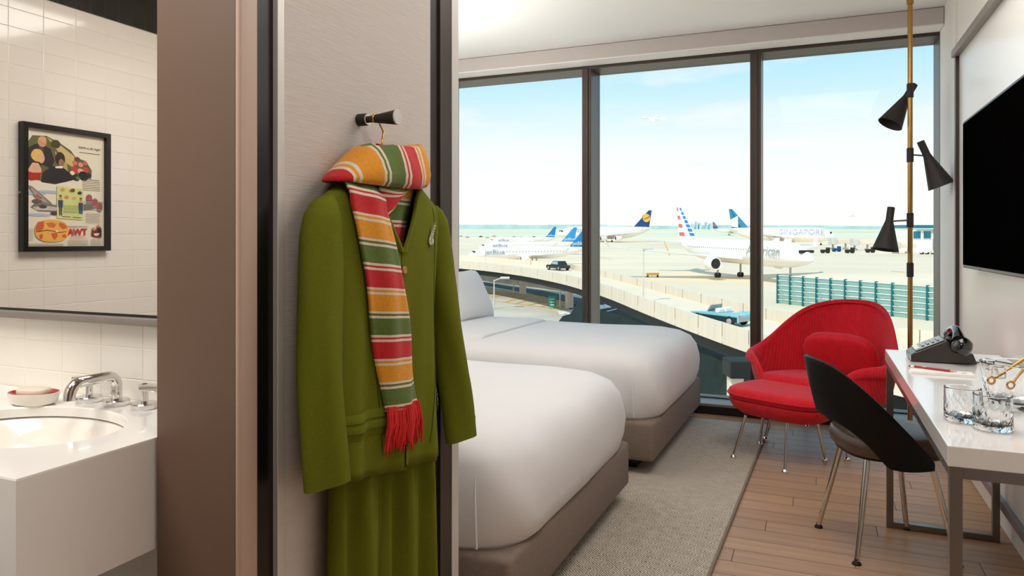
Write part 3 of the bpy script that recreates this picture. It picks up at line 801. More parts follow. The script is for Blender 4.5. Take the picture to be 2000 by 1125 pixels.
iw, ih = pw-2*fb, ph-2*fb
_z = [.0121]
def X_(p): return iw/2-p*iw      # p: fraction from the mirrored image's left
def Y_(v): return ih/2-v*ih
PC = {}
def pcol(c):
    if c not in PC: PC[c] = mat('print_%d_%d_%d' % c, c, .6, var=.06, vs_=60)
    return PC[c]
def shape(pts, c, nm='printed_shape'):
    _z[0] += .00004
    V = [(X_(p), Y_(v), _z[0]) for p, v in pts]
    return pp(nm, (V, [tuple(range(len(V)))]), pcol(c), sheet)
def blob(p, v, rp, rv, c, n_=18, wob=0, nm='printed_shape'):
    return shape([(p+rp*math.cos(2*PI*k/n_)*(1+wob*math.sin(5*k)), v+rv*math.sin(2*PI*k/n_)*(1+wob*math.cos(7*k))) for k in range(n_)], c, nm)
shape([(.01, .14), (.08, .06), (.25, .05), (.42, .10), (.55, .15), (.62, .21), (.75, .23), (.83, .31), (.82, .39), (.66, .39), (.55, .42), (.35, .45), (.2, .44), (.01, .43)], (104, 96, 58))
shape([(.25, .06), (.45, .13), (.6, .2), (.58, .3), (.5, .27), (.33, .12)], (206, 182, 120))
shape([(.35, .17), (.5, .27), (.52, .36), (.44, .36), (.38, .28)], (176, 172, 110))
blob(.1, .14, .07, .05, (92, 104, 48), wob=.15); blob(.36, .11, .06, .04, (70, 62, 40), wob=.1)
shape([(.01, .22), (.03, .17), (.1, .135), (.17, .12), (.3, .16), (.345, .26), (.3, .33), (.2, .30), (.1, .34), (.01, .42)], (38, 32, 30))
blob(.195, .105, .053, .046, (206, 150, 112)); blob(.2, .083, .045, .025, (214, 164, 126))
shape([(.15, .14), (.2, .15), (.22, .19), (.17, .18)], (90, 70, 56))
blob(.14, .225, .075, .058, (226, 186, 98), wob=.06); blob(.185, .245, .04, .045, (222, 172, 140))
shape([(.03, .35), (.08, .29), (.15, .29), (.185, .34), (.18, .40), (.03, .39)], (226, 178, 146))
shape([(.01, .365), (.08, .375), (.185, .37), (.165, .43), (.06, .445), (.01, .43)], (176, 34, 32))
shape([(.18, .45), (.2, .37), (.3, .31), (.42, .29), (.55, .36), (.6, .40), (.5, .43), (.35, .46)], (30, 27, 28))
blob(.415, .235, .062, .06, (46, 36, 28)); blob(.43, .27, .035, .035, (160, 112, 82)); shape([(.35, .305), (.44, .295), (.45, .315), (.36, .32)], (236, 232, 224))
for p_, v_, r_, c_ in ((.6, .26, .035, (208, 120, 96)), (.64, .22, .03, (120, 60, 50)), (.68, .27, .035, (222, 150, 130)), (.74, .25, .03, (204, 112, 100)), (.6, .32, .05, (196, 60, 48)), (.68, .33, .045, (224, 170, 150)), (.75, .31, .04, (190, 76, 66)), (.57, .35, .03, (232, 220, 196)), (.72, .37, .07, (34, 30, 32)), (.62, .39, .05, (44, 36, 34)), (.64, .39, .025, (96, 128, 84)), (.79, .36, .035, (50, 40, 40))):
    blob(p_, v_, r_, r_*.62, c_, 14, .12)
def ptxt(s, p, v, size, c, shear=0, bold=0):
    _z[0] += .00004
    me = text_mesh(s, size, pcol(c), .00004, 'CENTER', shear, bold)
    me.transform(M_p @ Matrix.Translation((X_(p), Y_(v), _z[0])))
    return put('lettering', me, sheet)
ptxt('Night life in PARIS', .80, .115, .0135, (70, 62, 56), .2)
def lines(p0, p1, v0, v1, n_, c=(150, 142, 128)):
    for k in range(n_):
        v = lerp(v0, v1, k/(max(1, n_-1)))
        shape([(p0, v), (p1, v), (p1, v+.0045), (p0, v+.0045)], c, 'text_line')
lines(.66, .94, .155, .155, 1, (110, 100, 90)); lines(.73, .93, .395, .395, 1, (90, 84, 76)); lines(.70, .94, .41, .49, 6)
for v_, p_ in ((.53, .3), (.6, .85), (.73, .15), (.55, .08), (.66, .82)): blob(p_, v_, .16, .014, (176, 188, 208), 16, .1)
# aeroplane
shape([(.02, .485), (.07, .49), (.3, .62), (.36, .68), (.24, .665), (.1, .58)], (134, 124, 118))
shape([(.05, .5), (.1, .52), (.27, .625), (.2, .62), (.1, .56)], (168, 158, 150))
shape([(.12, .555), (.19, .585), (.185, .597), (.115, .57)], (190, 60, 48))
shape([(.06, .665), (.1, .635), (.4, .64), (.7, .625), (.86, .60), (.96, .64), (.8, .67), (.5, .70), (.15, .70)], (120, 110, 104))
shape([(.08, .668), (.2, .65), (.4, .66), (.36, .69), (.12, .69)], (196, 188, 178))
blob(.13, .615, .06, .018, (96, 88, 84)); blob(.2, .66, .05, .015, (72, 66, 64)); blob(.34, .715, .05, .015, (70, 64, 62))
for p_, v_ in ((.79, .575), (.87, .61), (.93, .64)):
    blob(p_, v_, .045, .048, (140, 130, 124))
    for k in range(3): shape([(p_-.038, v_-.03+.018*k), (p_+.038, v_-.03+.018*k), (p_+.038, v_-.021+.018*k), (p_-.038, v_-.021+.018*k)], (176, 46, 40))
shape([(.37, .475), (.71, .485), (.71, .765), (.37, .755)], (206, 214, 140))
for p_, v_, c_ in ((.44, .505, (214, 150, 96)), (.55, .51, (196, 130, 80)), (.66, .525, (70, 54, 70)), (.49, .57, (214, 140, 70)), (.59, .575, (220, 170, 96)), (.57, .505, (120, 70, 50))): blob(p_, v_, .03, .016, c_, 10, .2)
lines(.45, .64, .64, .70, 6, (130, 138, 84))
for p_, h_ in ((.415, 1.0), (.675, .85)):
    v0 = .575 if h_ == 1 else .59
    blob(p_, v0, .016, .015, (190, 140, 104)); shape([(p_-.018, v0-.012), (p_+.018, v0-.012), (p_+.012, v0-.024), (p_-.012, v0-.024)], (44, 52, 84))
    shape([(p_-.03, v0+.02), (p_+.03, v0+.02), (p_+.028, v0+.085), (p_-.028, v0+.085)], (64, 70, 98))
    if h_ == 1:
        shape([(p_-.02, v0+.085), (p_-.002, v0+.085), (p_-.004, v0+.155), (p_-.018, v0+.155)], (54, 60, 88)); shape([(p_+.002, v0+.085), (p_+.02, v0+.085), (p_+.018, v0+.155), (p_+.004, v0+.155)], (54, 60, 88))
    else: shape([(p_-.03, v0+.085), (p_+.03, v0+.085), (p_+.022, v0+.12), (p_-.02, v0+.12)], (84, 90, 116))
shape([(.43, .735), (.54, .738), (.54, .743), (.43, .74)], (70, 74, 50)); shape([(.57, .74), (.68, .743), (.68, .748), (.57, .745)], (70, 74, 50))
# globe map
def stad(p, v, rp, rv, c):
    pts = [(p+rp*math.copysign(abs(math.cos(2*PI*k/36))**.75, math.cos(2*PI*k/36)), v+rv*math.copysign(abs(math.sin(2*PI*k/36))**.85, math.sin(2*PI*k/36))) for k in range(36)]
    return shape(pts, c)
stad(.31, .865, .207, .096, (236, 176, 84))
shape([(.11, .84), (.14, .79), (.21, .785), (.21, .84), (.17, .875), (.115, .88)], (206, 96, 48))
shape([(.24, .80), (.31, .79), (.36, .81), (.33, .84), (.26, .83)], (212, 110, 58)); shape([(.40, .79), (.46, .80), (.5, .84), (.44, .85), (.39, .82)], (206, 100, 50))
shape([(.15, .90), (.2, .895), (.19, .935), (.16, .94)], (204, 92, 46)); shape([(.3, .885), (.37, .88), (.38, .91), (.34, .945), (.31, .92)], (206, 96, 48)); blob(.46, .91, .03, .016, (206, 100, 52), 12, .1)
shape([(.14, .872), (.25, .855), (.4, .875), (.48, .868), (.48, .874), (.4, .882), (.25, .862), (.14, .879)], (96, 50, 34)); blob(.37, .867, .02, .008, (246, 240, 230), 8)
lines(.02, .08, .85, .94, 9, (190, 182, 166)); lines(.02, .45, .975, .99, 3, (180, 172, 156))
ptxt('TWA', .635, .875, .037, (196, 36, 34), .1, .0012)
lines(.50, .77, .822, .822, 1, (120, 112, 100)); ptxt('TRANS WORLD AIRLINE', .635, .908, .006, (90, 84, 76)); ptxt('U.S.A. EUROPE AFRICA ASIA', .64, .928, .006, (190, 60, 54))
lines(.51, .77, .945, .985, 5, (176, 168, 152)); lines(.74, .94, .70, .78, 6, (176, 168, 152)); lines(.81, .95, .935, .99, 6, (176, 168, 152))
shape([(.815, .90), (.83, .83), (.88, .85), (.91, .80), (.955, .84), (.955, .92), (.86, .915)], (120, 48, 36)); blob(.85, .845, .018, .015, (206, 150, 110), 10); blob(.91, .815, .018, .015, (206, 150, 110), 10); shape([(.90, .835), (.945, .85), (.955, .90), (.9, .89)], (46, 36, 36)); shape([(.84, .885), (.93, .88), (.9, .905), (.86, .905)], (232, 222, 204))

# ---------------------------------------------------------------- coat peg, hanger, suit, scarf
PGY, PGZ = 1.338, 1.497
pg = thing('coat_peg', 'dark conical wooden coat peg with silver end on the linen panel', 'coat peg', (PX, PGY, PGZ))
MX = Matrix.Rotation(PI/2, 4, 'Y')
obj('mount', xf(lathe([(.0135, 0), (.0135, .021), (.013, .022)], 28), MX), m_umber, pg, 40)
obj('chrome_ring', xf(lathe([(.012, .022), (.012, .0255)], 28), MX), m_chrome, pg, 40)
obj('cone', xf(lathe([(.0078, .0255), (.0078, .036), (.0165, .098)], 28), MX), m_umber, pg, 40)
obj('end_cap', xf(lathe([(.0165, .098), (.0165, .1), (.0155, .101)], 28), MX), m_alu, pg, 40)
CX, CY = -.877, 1.36; AL = 0.0
hg = thing('coat_hanger', 'gold wire coat hanger hooked over the peg', 'hanger', (PX+.044, PGY, PGZ))
hook = [(0, -.0105*math.cos(a), -.001+.0115*math.sin(a)) for a in [-.7+(PI+.5)*k/12 for k in range(13)]]
obj('hook', tube(hook+[(0, .017, -.010), (.0, .024, -.017), (.002, .027, -.024), (.004, .024, -.032), (.008, .014, -.044), (.009, .012, -.06), (.009, .012, -.10)], .0021, 8), m_gold, hg, 60)
obj('shoulder_bar', tube([(.009, -.185, -.188), (.009, -.02, -.105), (.009, .04, -.105), (.009, .21, -.188)], .005, 8), m_gold, hg, 60)

def sup(a, W, D, n_):
    c, s = math.cos(a), math.sin(a)
    return D*math.copysign(abs(c)**(2/n_), c), W*math.copysign(abs(s)**(2/n_), s)
JK = thing('jacket', 'olive green wool uniform jacket hanging on the linen panel', 'jacket', (CX, CY, 0), -AL)
# rows: z, half width, half depth
rows = [(.73, .224, .047), (.80, .216, .047), (.88, .209, .046), (.96, .203, .045), (1.03, .201, .045), (1.10, .204, .046), (1.17, .211, .047), (1.23, .220, .046), (1.27, .229, .043), (1.30, .231, .038), (1.318, .212, .034), (1.334, .182, .033), (1.346, .160, .033), (1.357, .140, .033), (1.367, .122, .034)]
ZV = 1.207
def vhalf(z): return 0.001 if z <= ZV else .0012+.108*((z-ZV)/.16)**.95
def dense(tab, n_):
    out = []
    for k in range(n_):
        q = (len(tab)-1)*k/(n_-1); i = min(int(q), len(tab)-2); t = q-i
        out.append(tuple(lerp(a, b, t) for a, b in zip(tab[i], tab[i+1])))
    return out
def hem(z, y): return z+min(1, max(0, (.95-z)/.22))**1.5*(-.15*y)
def jbody(z, Wd, Dp, a):
    x, y = sup(a, Wd, Dp, 2.5)
    low = max(0, min(1, (1.25-z)/.35))
    if x > 0:
        x += low*(.008*math.sin(y*40+2.2*z+.6)+.004*math.sin(y*83-5*z))*min(1, (Wd-abs(y))/.05)
    return max(x, -.049), y
NJ = 96; rings = []
for z, Wd, Dp in dense(rows, 46):
    h = vhalf(z); a0 = math.asin(min(.97, (h/Wd)**(2.5/2)))
    r = []
    for j in range(NJ+1):
        x, y = jbody(z, Wd, Dp, lerp(a0, 2*PI-a0, j/NJ))
        r.append((x, y, hem(z, y)))
    rings.append(r)
jb = obj('body', loft(rings, False), m_green, JK, 80)
s_ = jb.modifiers.new('solid', 'SOLIDIFY'); s_.thickness = .003; s_.offset = -1
def on_front(y, z, off=.0):
    for (z0, W0, D0), (z1, W1, D1) in zip(rows, rows[1:]):
        if z <= z1: break
    t = (z-z0)/(z1-z0); Wd, Dp = lerp(W0, W1, t), lerp(D0, D1, t)
    a = math.asin(min(.999, abs(y)/Wd)**(2.5/2))*(1 if y > 0 else -1)
    x, yy = jbody(z, Wd, Dp, a % (2*PI))
    return Vector((x+off, y, hem(z, y)))
for sg in (-1, 1):
    P = [[on_front(sg*(vhalf(z)+d), z, o) for d, o in ((-.001, -.003), (-.002, .004), (.003, .0065), (.010, .0060), (.014, .0012))] for z in [lerp(ZV-.002, 1.352, k/24) for k in range(25)]]
    obj('neck_facing', loft(P, False), m_green, JK, 70)
P = []
for k in range(41):
    z = lerp(.73, ZV+.002, k/40); yl = .024-.022*max(0, (z-(ZV-.02))/.022)
    yl -= .035*max(0, (.80-z)/.07)**2
    P.append([on_front(-.006, z, .001), on_front(lerp(-.006, yl, .5), z, .0042), on_front(yl-.001, z, .0048), on_front(yl, z, .0003)])
obj('placket', loft(P, False), m_green, JK, 60)
for z in (1.165, 1.085, 1.0):
    p = on_front(-.004, z, .0052)
    obj('button', xf(lathe([(.0085, 0), (.0085, .002), (.007, .0035), (.002, .003)], 18), Matrix.Translation(p) @ Matrix.Rotation(PI/2, 4, 'Y')), m_button, JK, 40)
for y0, y1, y2 in ((-.165, -.095, -.075), (.165, .155, .12)):
    pts = [on_front(interp([(0, y0), (.35, lerp(y0, y1, .75)), (.6, y1), (1, y2)], k/40), lerp(1.31, .77, k/40), .0003) for k in range(41)]
    obj('seam', tube(pts, .0012, 6), m_greend, JK, 60)
for ya, yb, zs in ((-.205, -.068, 0), (.165, .212, 0)):
    P = []
    for k in range(7):
        z = lerp(.822, .880, k/6); o = .004+(.002 if k in (2, 3) else 0) if 0 < k < 6 else .001
        P.append([on_front(lerp(ya, yb, q/10), z, o) for q in range(11)])
    obj('pocket_flap', loft(P, False), m_green, JK, 60)
    for zz in (.838, .861):
        obj('stitch_line', tube([on_front(lerp(ya, yb, q/10), zz, .0062) for q in range(11)], .0009, 5), m_greend, JK, 60)
def sleeve(tab):
    rg_ = []
    for y, x, z, hy, hx in dense(tab, 30):
        r = []
        for j in range(40):
            a = 2*PI*j/40
            f = 1+.10*math.sin(3*a+9*z)*min(1, max(0, (1.22-z)/.2))
            r.append((max(x+hx*math.cos(a)*f, -.049), y+hy*math.sin(a)*f, z+.006*math.cos(a)*(1 if z < .85 else 0)))
        rg_.append(r)
    first = rg_[0]; cx_ = sum(p[0] for p in first)/40; cy_ = sum(p[1] for p in first)/40
    inner = [(cx_+(p[0]-cx_)*.92, cy_+(p[1]-cy_)*.94, p[2]+.001) for p in first]; inner2 = [(p[0], p[1], p[2]+.05) for p in inner]
    return loft([inner2, inner]+rg_, True, True, True)
SL = [(-.232, .022, .765, .050, .036), (-.236, .020, .85, .050, .036), (-.237, .013, .97, .050, .037), (-.233, .007, 1.08, .049, .038), (-.227, .003, 1.17, .049, .039), (-.222, .0, 1.24, .046, .038), (-.219, 0, 1.28, .037, .035), (-.214, 0, 1.303, .024, .028), (-.208, 0, 1.316, .010, .018)]
SR = [(.345, .012, .705, .055, .036), (.330, .012, .80, .054, .036), (.302, .008, .93, .052, .037), (.275, .004, 1.05, .050, .038), (.250, .0, 1.15, .050, .038), (.232, 0, 1.235, .046, .037), (.222, 0, 1.28, .037, .035), (.215, 0, 1.303, .024, .028), (.208, 0, 1.316, .010, .018)]
obj('sleeve', sleeve(SL), m_green, JK, 70)
obj('sleeve', sleeve(SR), m_green, JK, 70)
p = on_front(.128, 1.243, .0045)
pn = thing('wing_pin', 'small silver wing shaped pin on the green jacket', 'pin', (CX+p.x, CY+p.y, p.z))
obj('disc', xf(lathe([(.0105, -.001), (.0105, .002), (.008, .003)], 20), Matrix.Translation((0, 0, -.014)) @ Matrix.Rotation(PI/2, 4, 'Y')), m_pin, pn, 40)
obj('wing', ([(0, -.006, -.006), (0, .006, -.008), (0, .021, .034), (.003, -.005, -.006), (.003, .005, -.008), (.003, .0205, .033)], [(0, 1, 2), (3, 5, 4), (0, 3, 4, 1), (1, 4, 5, 2), (2, 5, 3, 0)]), m_pin, pn)
for k in range(5):
    obj('feather', tube([(.003, -.004+.0035*k+.001, -.003+.006*k), (.0034, .006+.0028*k, -.004+.0065*k)], .0008, 5), m_alu, pn)

TR = thing('trousers', 'olive green wool trousers hanging below the jacket', 'trousers', (CX, CY, 0), -AL)
for yc, hw, sd_, xx in ((-.088, .094, 1.0, -.012), (.108, .125, 2.3, -.016)):
    rg_ = []
    for z, k in [(lerp(.30, .86, q/16), q/16) for q in range(17)]:
        r = []
        for j in range(96):
            a = 2*PI*j/96
            x, y = sup(a, hw*lerp(1.06, .9, k), .026, 2.3)
            am = lerp(1, .55, k)*min(1, max(0, (hw-abs(y))/.03))
            if x > 0: x += am*(.019*math.sin(y*58+sd_)+.008*math.sin(y*110+2*sd_+z))
            r.append((max(-.049, xx+x), yc+y, z))
        rg_.append(r)
    obj('trouser_leg', loft(rg_), m_green, TR, 75)

SF = thing('knit_scarf', 'red gold green striped knit scarf wrapped around the jacket neck', 'scarf', (CX, CY, 0), -AL)
PER = .151
P = []; U = []
prof = [(.0, -.006, 0), (.06, .002, .010), (.25, .006, .028), (.5, .004, .054), (.75, .0, .078), (.92, -.004, .092), (1.0, -.012, .095), (1.02, -.022, .090), (1.02, -.028, .06)]
for i in range(81):
    a = lerp(-PI*.985, PI*.985, i/80)
    row = []; urow = []; side = math.sin(a)
    for k, (s, dr, dz) in enumerate(prof):
        Wd = (lerp(.205, .088, min(1, s)**.75) if side < 0 else lerp(.150, .153, min(1, s)))+dr*.7
        Dp = lerp(.058, .040, min(1, s)**1.5)+dr
        x, y = sup(a, Wd, Dp, 2.4)
        zb = 1.351+.012*max(0, side)**2-.006*max(0, math.cos(a))*max(0, 1-side*side)+.004*min(0, side)
        wave = .0025*math.sin(y*60+s*2)*(1 if x > 0 else 0)
        row.append((max(x+wave, -.049), y, zb+dz*(1.0+.02*side)-.012*max(0, -side)*s))
        urow.append((y+.147)/.237+1/3+.012*math.sin(s*3)*(y+.05)/.1+1)
    P.append(row); U.append(urow)
grid_uv('neck_wrap', P, U, m_scarf, SF, solid=.004)
P = []; U = []
NT = 50
for i in range(NT+1):
    t = i/NT; z = lerp(1.348, .866, t)
    yc = interp([(0, -.125), (.12, -.120), (.5, -.068), (1, -.010)], t)
    hw = lerp(.058, .067, t)
    row = []; ur = []
    for j in range(15):
        q = lerp(-1, 1, j/14); y = yc+hw*q
        xb = on_front(max(-.2, min(.2, y)), min(1.30, z), 0).x
        x = xb+.009+.005*math.cos(q*PI*.5)+.0025*math.sin(q*5+4*t)
        x -= .022*max(0, min(1, (z-1.322)/.03))
        row.append((x, y, z-.006*q)); ur.append((1.318-z)/PER+5)
    P.append(row); U.append(ur)
grid_uv('hanging_tail', P, U, m_scarf, SF, solid=.005)
gs = []; rf = random.Random(3)
for j in range(52):
    q = lerp(-1, 1, (j % 26)/25); y = -.010+.065*q
    xb = on_front(y, .86, 0).x+.011+(.004 if j >= 26 else 0)
    L_ = rf.uniform(.055, .092); dy = .010*q+rf.uniform(-.013, .013)
    gs.append(tube([(xb, y, .876-.006*q), (xb+.004, y+dy*.3+rf.uniform(-.003, .003), .864-.006*q-L_*.35), (xb+.001, y+dy*.7+rf.uniform(-.005, .005), .864-.006*q-L_*.7), (xb, y+dy, .864-.006*q-L_)], [.0024, .0030, .0028, .0012], 6))
fr = obj('fringe', join(gs), m_redyarn, SF, 60); fr['kind'] = 'stuff'
P = []; U = []
for i in range(31):
    t = i/30; z = lerp(1.368, 1.16, t); row = []; ur = []
    for j in range(13):
        q = lerp(-1, 1, j/12); y = .006+lerp(.098, .03, t)*q
        row.append((.018-.004*abs(q)+.003*math.sin(q*6), y, z)); ur.append((1.318-z)/PER+5.62)
    P.append(row); U.append(ur)
grid_uv('inner_end', P, U, m_scarf, SF, solid=.004)
P = []; U = []
for i in range(17):
    t = i/16; row = []; ur = []
    for j in range(11):
        q = j/10
        row.append((.034+.014*math.sin(q*PI)*(1-.4*t), lerp(-.075, .052-.05*t, q), lerp(1.350, 1.268+.055*q, t)-.010*math.sin(q*PI)*(1-t))); ur.append(5.86+t*.42)
    P.append(row); U.append(ur)
grid_uv('knot_loop', P, U, m_scarf, SF, solid=.005)

# ---------------------------------------------------------------- the airport outside
TILT = math.radians(1.2); HO = 440.0
OUT = Matrix.Translation((0, 0, EYE)) @ Matrix.Rotation(YAW, 4, 'Z') @ Matrix.Rotation(TILT, 4, 'X')
GZ = -13.0; PZ = -11.2; RZ = -6.7
def othing(name, label, cat, loc=(0, 0, 0), rz=0, group=None, kind=None, rx=0, ry=0):
    o = put(name, None); o.empty_display_size = 1
    o.matrix_world = OUT @ Matrix.Translation(loc) @ Matrix.Rotation(rz, 4, 'Z') @ Matrix.Rotation(ry, 4, 'Y') @ Matrix.Rotation(rx, 4, 'X')
    return tag(o, label, cat, group, kind)
def oobj(name, g, m, label, cat, kind=None, smooth=0, group=None):
    o = obj(name, g, m, None, smooth); o.matrix_world = OUT.copy(); return tag(o, label, cat, group, kind)
def og(u, v, z): # point in the outdoor frame seen at a pixel at height z
    t = z*F/(HO-v); return Vector(((u-1000)/F*t, t, z))
m_apron = mat('sunlit_apron_concrete', (232, 211, 182), .85, var=.1, vs_=.03, stretch=(.4, 1, 1))
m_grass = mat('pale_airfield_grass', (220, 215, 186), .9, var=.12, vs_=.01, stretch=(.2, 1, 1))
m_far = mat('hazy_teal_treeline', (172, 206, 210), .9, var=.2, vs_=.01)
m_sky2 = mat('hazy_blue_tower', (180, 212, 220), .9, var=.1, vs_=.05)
m_conc = mat('pale_bridge_concrete', (228, 214, 194), .8, var=.06, vs_=.6, stretch=(3, 3, .3))
m_road = mat('sunlit_road', (236, 216, 190), .85, var=.05, vs_=.2)
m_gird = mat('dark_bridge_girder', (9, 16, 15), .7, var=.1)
m_asph = mat('parking_asphalt', (196, 186, 168), .9, var=.12, vs_=.15)
m_dkgreen = mat('dark_green_ground_cover', (4, 30, 25), .9, var=.5, vs_=1.2, bump=.4, bs=3)  # very dark green, shared by the ground and bank below the road
m_yel = mat('yellow_road_paint', (232, 176, 84), .8, var=.05)
m_wht = mat('white_road_paint', (240, 238, 230), .8, var=.03)
m_pl = mat('white_aircraft_paint', (244, 241, 236), .3, var=.02, vs_=.2)
m_plg = mat('grey_aircraft_metal', (170, 166, 160), .4, .3, var=.05)
m_dark = mat('dark_opening', (28, 24, 22), .6, var=.1)
m_navy = mat('navy_tail_paint', (0, 70, 132), .4, var=.05)
m_blue = mat('bright_blue_tail_paint', (6, 126, 196), .4, var=.05)
m_lblue = mat('light_blue_tail_paint', (40, 150, 210), .4, var=.08)
m_teal = mat('teal_tail_paint', (40, 130, 165), .4, var=.05)
m_dteal = mat('deep_teal_tail_paint', (10, 88, 130), .4, var=.05)
m_yell = mat('golden_yellow_paint', (250, 190, 60), .4, var=.04)
m_cred = mat('coral_red_paint', (226, 96, 72), .4, var=.04)
m_grytxt = mat('grey_lettering', (176, 176, 180), .5, var=.03)
m_bltxt = mat('blue_lettering', (150, 160, 186), .5, var=.03)
m_tealst = mat('teal_painted_steel', (0, 104, 112), .5, var=.08)
m_slat = mat('pale_teal_louver', (150, 192, 188), .6, var=.06, vs_=.5)
m_tglass = mat('teal_glass', (0, 108, 130), .12, var=.3, vs_=.2)
m_lamp = mat('pale_lamp_metal', (214, 210, 202), .5, .2, var=.03)
m_sign = mat('green_road_sign', (0, 138, 120), .5, var=.04)
m_hedge = mat('olive_grey_bank', (110, 110, 98), .9, var=.2, vs_=.4)
m_carb = mat('black_car_paint', (18, 22, 26), .2, var=.05, coat=.5)
m_cart = mat('turquoise_car_paint', (130, 196, 206), .2, var=.05, coat=.5)
m_card2 = mat('dark_teal_car_paint', (16, 44, 48), .25, var=.05, coat=.5)
m_cwin = mat('car_glass', (150, 176, 176), .08, var=.05)

oobj('ground', prism([(-3000, 88), (3000, 88), (9000, 9000), (-9000, 9000)], GZ-.5, GZ), m_apron, 'pale sunlit concrete airfield apron', 'ground', 'structure')
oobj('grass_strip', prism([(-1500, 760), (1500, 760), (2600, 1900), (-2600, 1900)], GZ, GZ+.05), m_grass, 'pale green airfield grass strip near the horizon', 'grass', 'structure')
tl_ = []
rt = random.Random(5)
x = -1900.
while x < 2400:
    wd = rt.uniform(60, 160); tl_.append(box(x, 2600, GZ-1, x+wd, 2660, rt.uniform(-2, 3.5))); x += wd
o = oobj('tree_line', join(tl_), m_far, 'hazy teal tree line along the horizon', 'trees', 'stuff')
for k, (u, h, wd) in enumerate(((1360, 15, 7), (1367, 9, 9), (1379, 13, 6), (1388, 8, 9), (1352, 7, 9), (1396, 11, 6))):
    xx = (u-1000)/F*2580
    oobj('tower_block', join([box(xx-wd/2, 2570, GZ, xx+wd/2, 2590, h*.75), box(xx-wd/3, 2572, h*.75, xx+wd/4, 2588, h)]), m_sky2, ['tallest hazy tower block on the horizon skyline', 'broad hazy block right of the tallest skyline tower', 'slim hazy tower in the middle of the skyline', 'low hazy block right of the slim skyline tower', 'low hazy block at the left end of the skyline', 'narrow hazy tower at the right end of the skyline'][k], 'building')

# lower car park and dark green ground
oobj('car_park', prism([(-70, 60), (40, 60), (30, 100), (-14, 168), (-90, 168)], PZ-.4, PZ), m_asph, 'grey asphalt car park below the elevated road', 'car park', 'structure')
oobj('garden_ground', prism([(5.5, 84), (9.0, 69), (13.8, 43), (17, 36), (60, 22), (60, 30), (26, 60), (18, 100), (10, 110)], PZ-.3, PZ+.05), m_dkgreen, 'dark green planted ground below the elevated road', 'ground', 'structure')
oobj('planted_bank', loft([[(5.0, 76, PZ), (9.0, 66, PZ), (12.5, 46, PZ), (12.2, 40, PZ), (11.5, 33, PZ), (17, 24, PZ), (40, 18, PZ)], [(7.0, 77, -8.3), (10.2, 66, -8.3), (12.3, 52, -8.3), (13.6, 42, -8.3), (14.6, 35, -8.3), (17.4, 30, -8.3), (40, 22, -8.3)]], False), m_dkgreen, 'dark green planted bank under the near side of the elevated road', 'planting', 'structure')
oobj('forecourt', prism([(-60, 8), (60, 8), (60, 26), (14, 40), (11, 47), (4, 70), (-5, 88), (-60, 60)], PZ-.4, PZ+.02), m_road, 'pale forecourt paving close to the window', 'ground', 'structure')
ln = othing('parking_lines', 'yellow painted bay lines on the car park', 'road marking', (0, 0, 0))
for u0, v0, u1, v1 in ((958, 586, 1106, 605), (950, 570, 1125, 600), (985, 590, 1035, 576), (1005, 593, 1062, 578), (1030, 596, 1085, 582), (1055, 599, 1100, 588), (960, 580, 1010, 571), (945, 575, 985, 568), (1080, 602, 1126, 592), (1028, 571, 1118, 596)):
    a, b = og(u0, v0, PZ+.04), og(u1, v1, PZ+.04)
    obj('painted_line', bar(a, b, .28, .02), m_yel, ln)
zc_ = othing('crosswalk_lines', 'white dashed crossing lines beside the car park', 'road marking')
for u0, v0, u1, v1 in ((1095, 617, 1150, 604), (1088, 610, 1150, 598), (1170, 612, 1240, 594), (1170, 604, 1228, 592)):
    obj('painted_line', bar(og(u0, v0, PZ+.05), og(u1, v1, PZ+.05), .3, .02), m_wht, zc_)
for k in range(14):
    u0 = 1098+k*10; v0 = 614-k*1.45
    if 1140 < u0 < 1166: continue
    obj('crossing_bar', bar(og(u0, v0, PZ+.05), og(u0-4, v0-7, PZ+.05), .7, .02, (0, 0, 1)), m_wht, zc_)
oobj('ramp_wall', loft([[(p.x, p.y, z) for p in [og(u, v, PZ) for u, v in ((925, 545), (960, 551), (1000, 556), (1060, 563), (1150, 578))]] for z in (PZ, PZ+1.5)], False), m_hedge, 'low grey concrete wall behind the bridge columns', 'wall', 'structure')
oobj('ramp_shadow_strip', prism([tuple(og(u, v, PZ)[:2]) for u, v in ((930, 549), (1000, 560), (1060, 568), (1150, 586), (1150, 600), (1060, 578), (1000, 566), (930, 554))], PZ+.01, PZ+.06), m_gird, 'dark asphalt lane beneath the elevated road', 'road', 'structure')  # the deck's shade laid down as a dark strip, no separate lane

# elevated road
near = [(-40, 141), (-24, 132), (-8.4, 119), (0, 105), (5.2, 91), (8.0, 79), (9.6, 69), (10.8, 58), (12.2, 47), (13.6, 38.6), (15.8, 31), (20, 25.5), (34, 19)]
farp = [(-40, 160), (-26, 152), (-10.2, 142), (1.5, 124), (8.1, 112), (11.5, 96), (14, 80), (15.6, 69), (17, 58), (18.6, 50), (21, 44), (24.5, 39.5), (40, 31)]
def cat_(pts, n_=5):
    out = []
    for i in range(len(pts)-1):
        p0 = Vector(pts[max(0, i-1)]); p1 = Vector(pts[i]); p2 = Vector(pts[i+1]); p3 = Vector(pts[min(len(pts)-1, i+2)])
        for k in range(n_):
            t = k/n_
            out.append(.5*((2*p1)+(-p0+p2)*t+(2*p0-5*p1+4*p2-p3)*t*t+(-p0+3*p1-3*p2+p3)*t**3))
    out.append(Vector(pts[-1])); return out
nc, fc = cat_(near), cat_(farp)
rd = othing('elevated_road', 'curving elevated concrete road with parapets', 'bridge', (0, 0, 0))
def strip(A, B, z0, z1):
    return loft([[(a.x, a.y, z1), (b.x, b.y, z1), (b.x, b.y, z0), (a.x, a.y, z0)] for a, b in zip(A, B)])
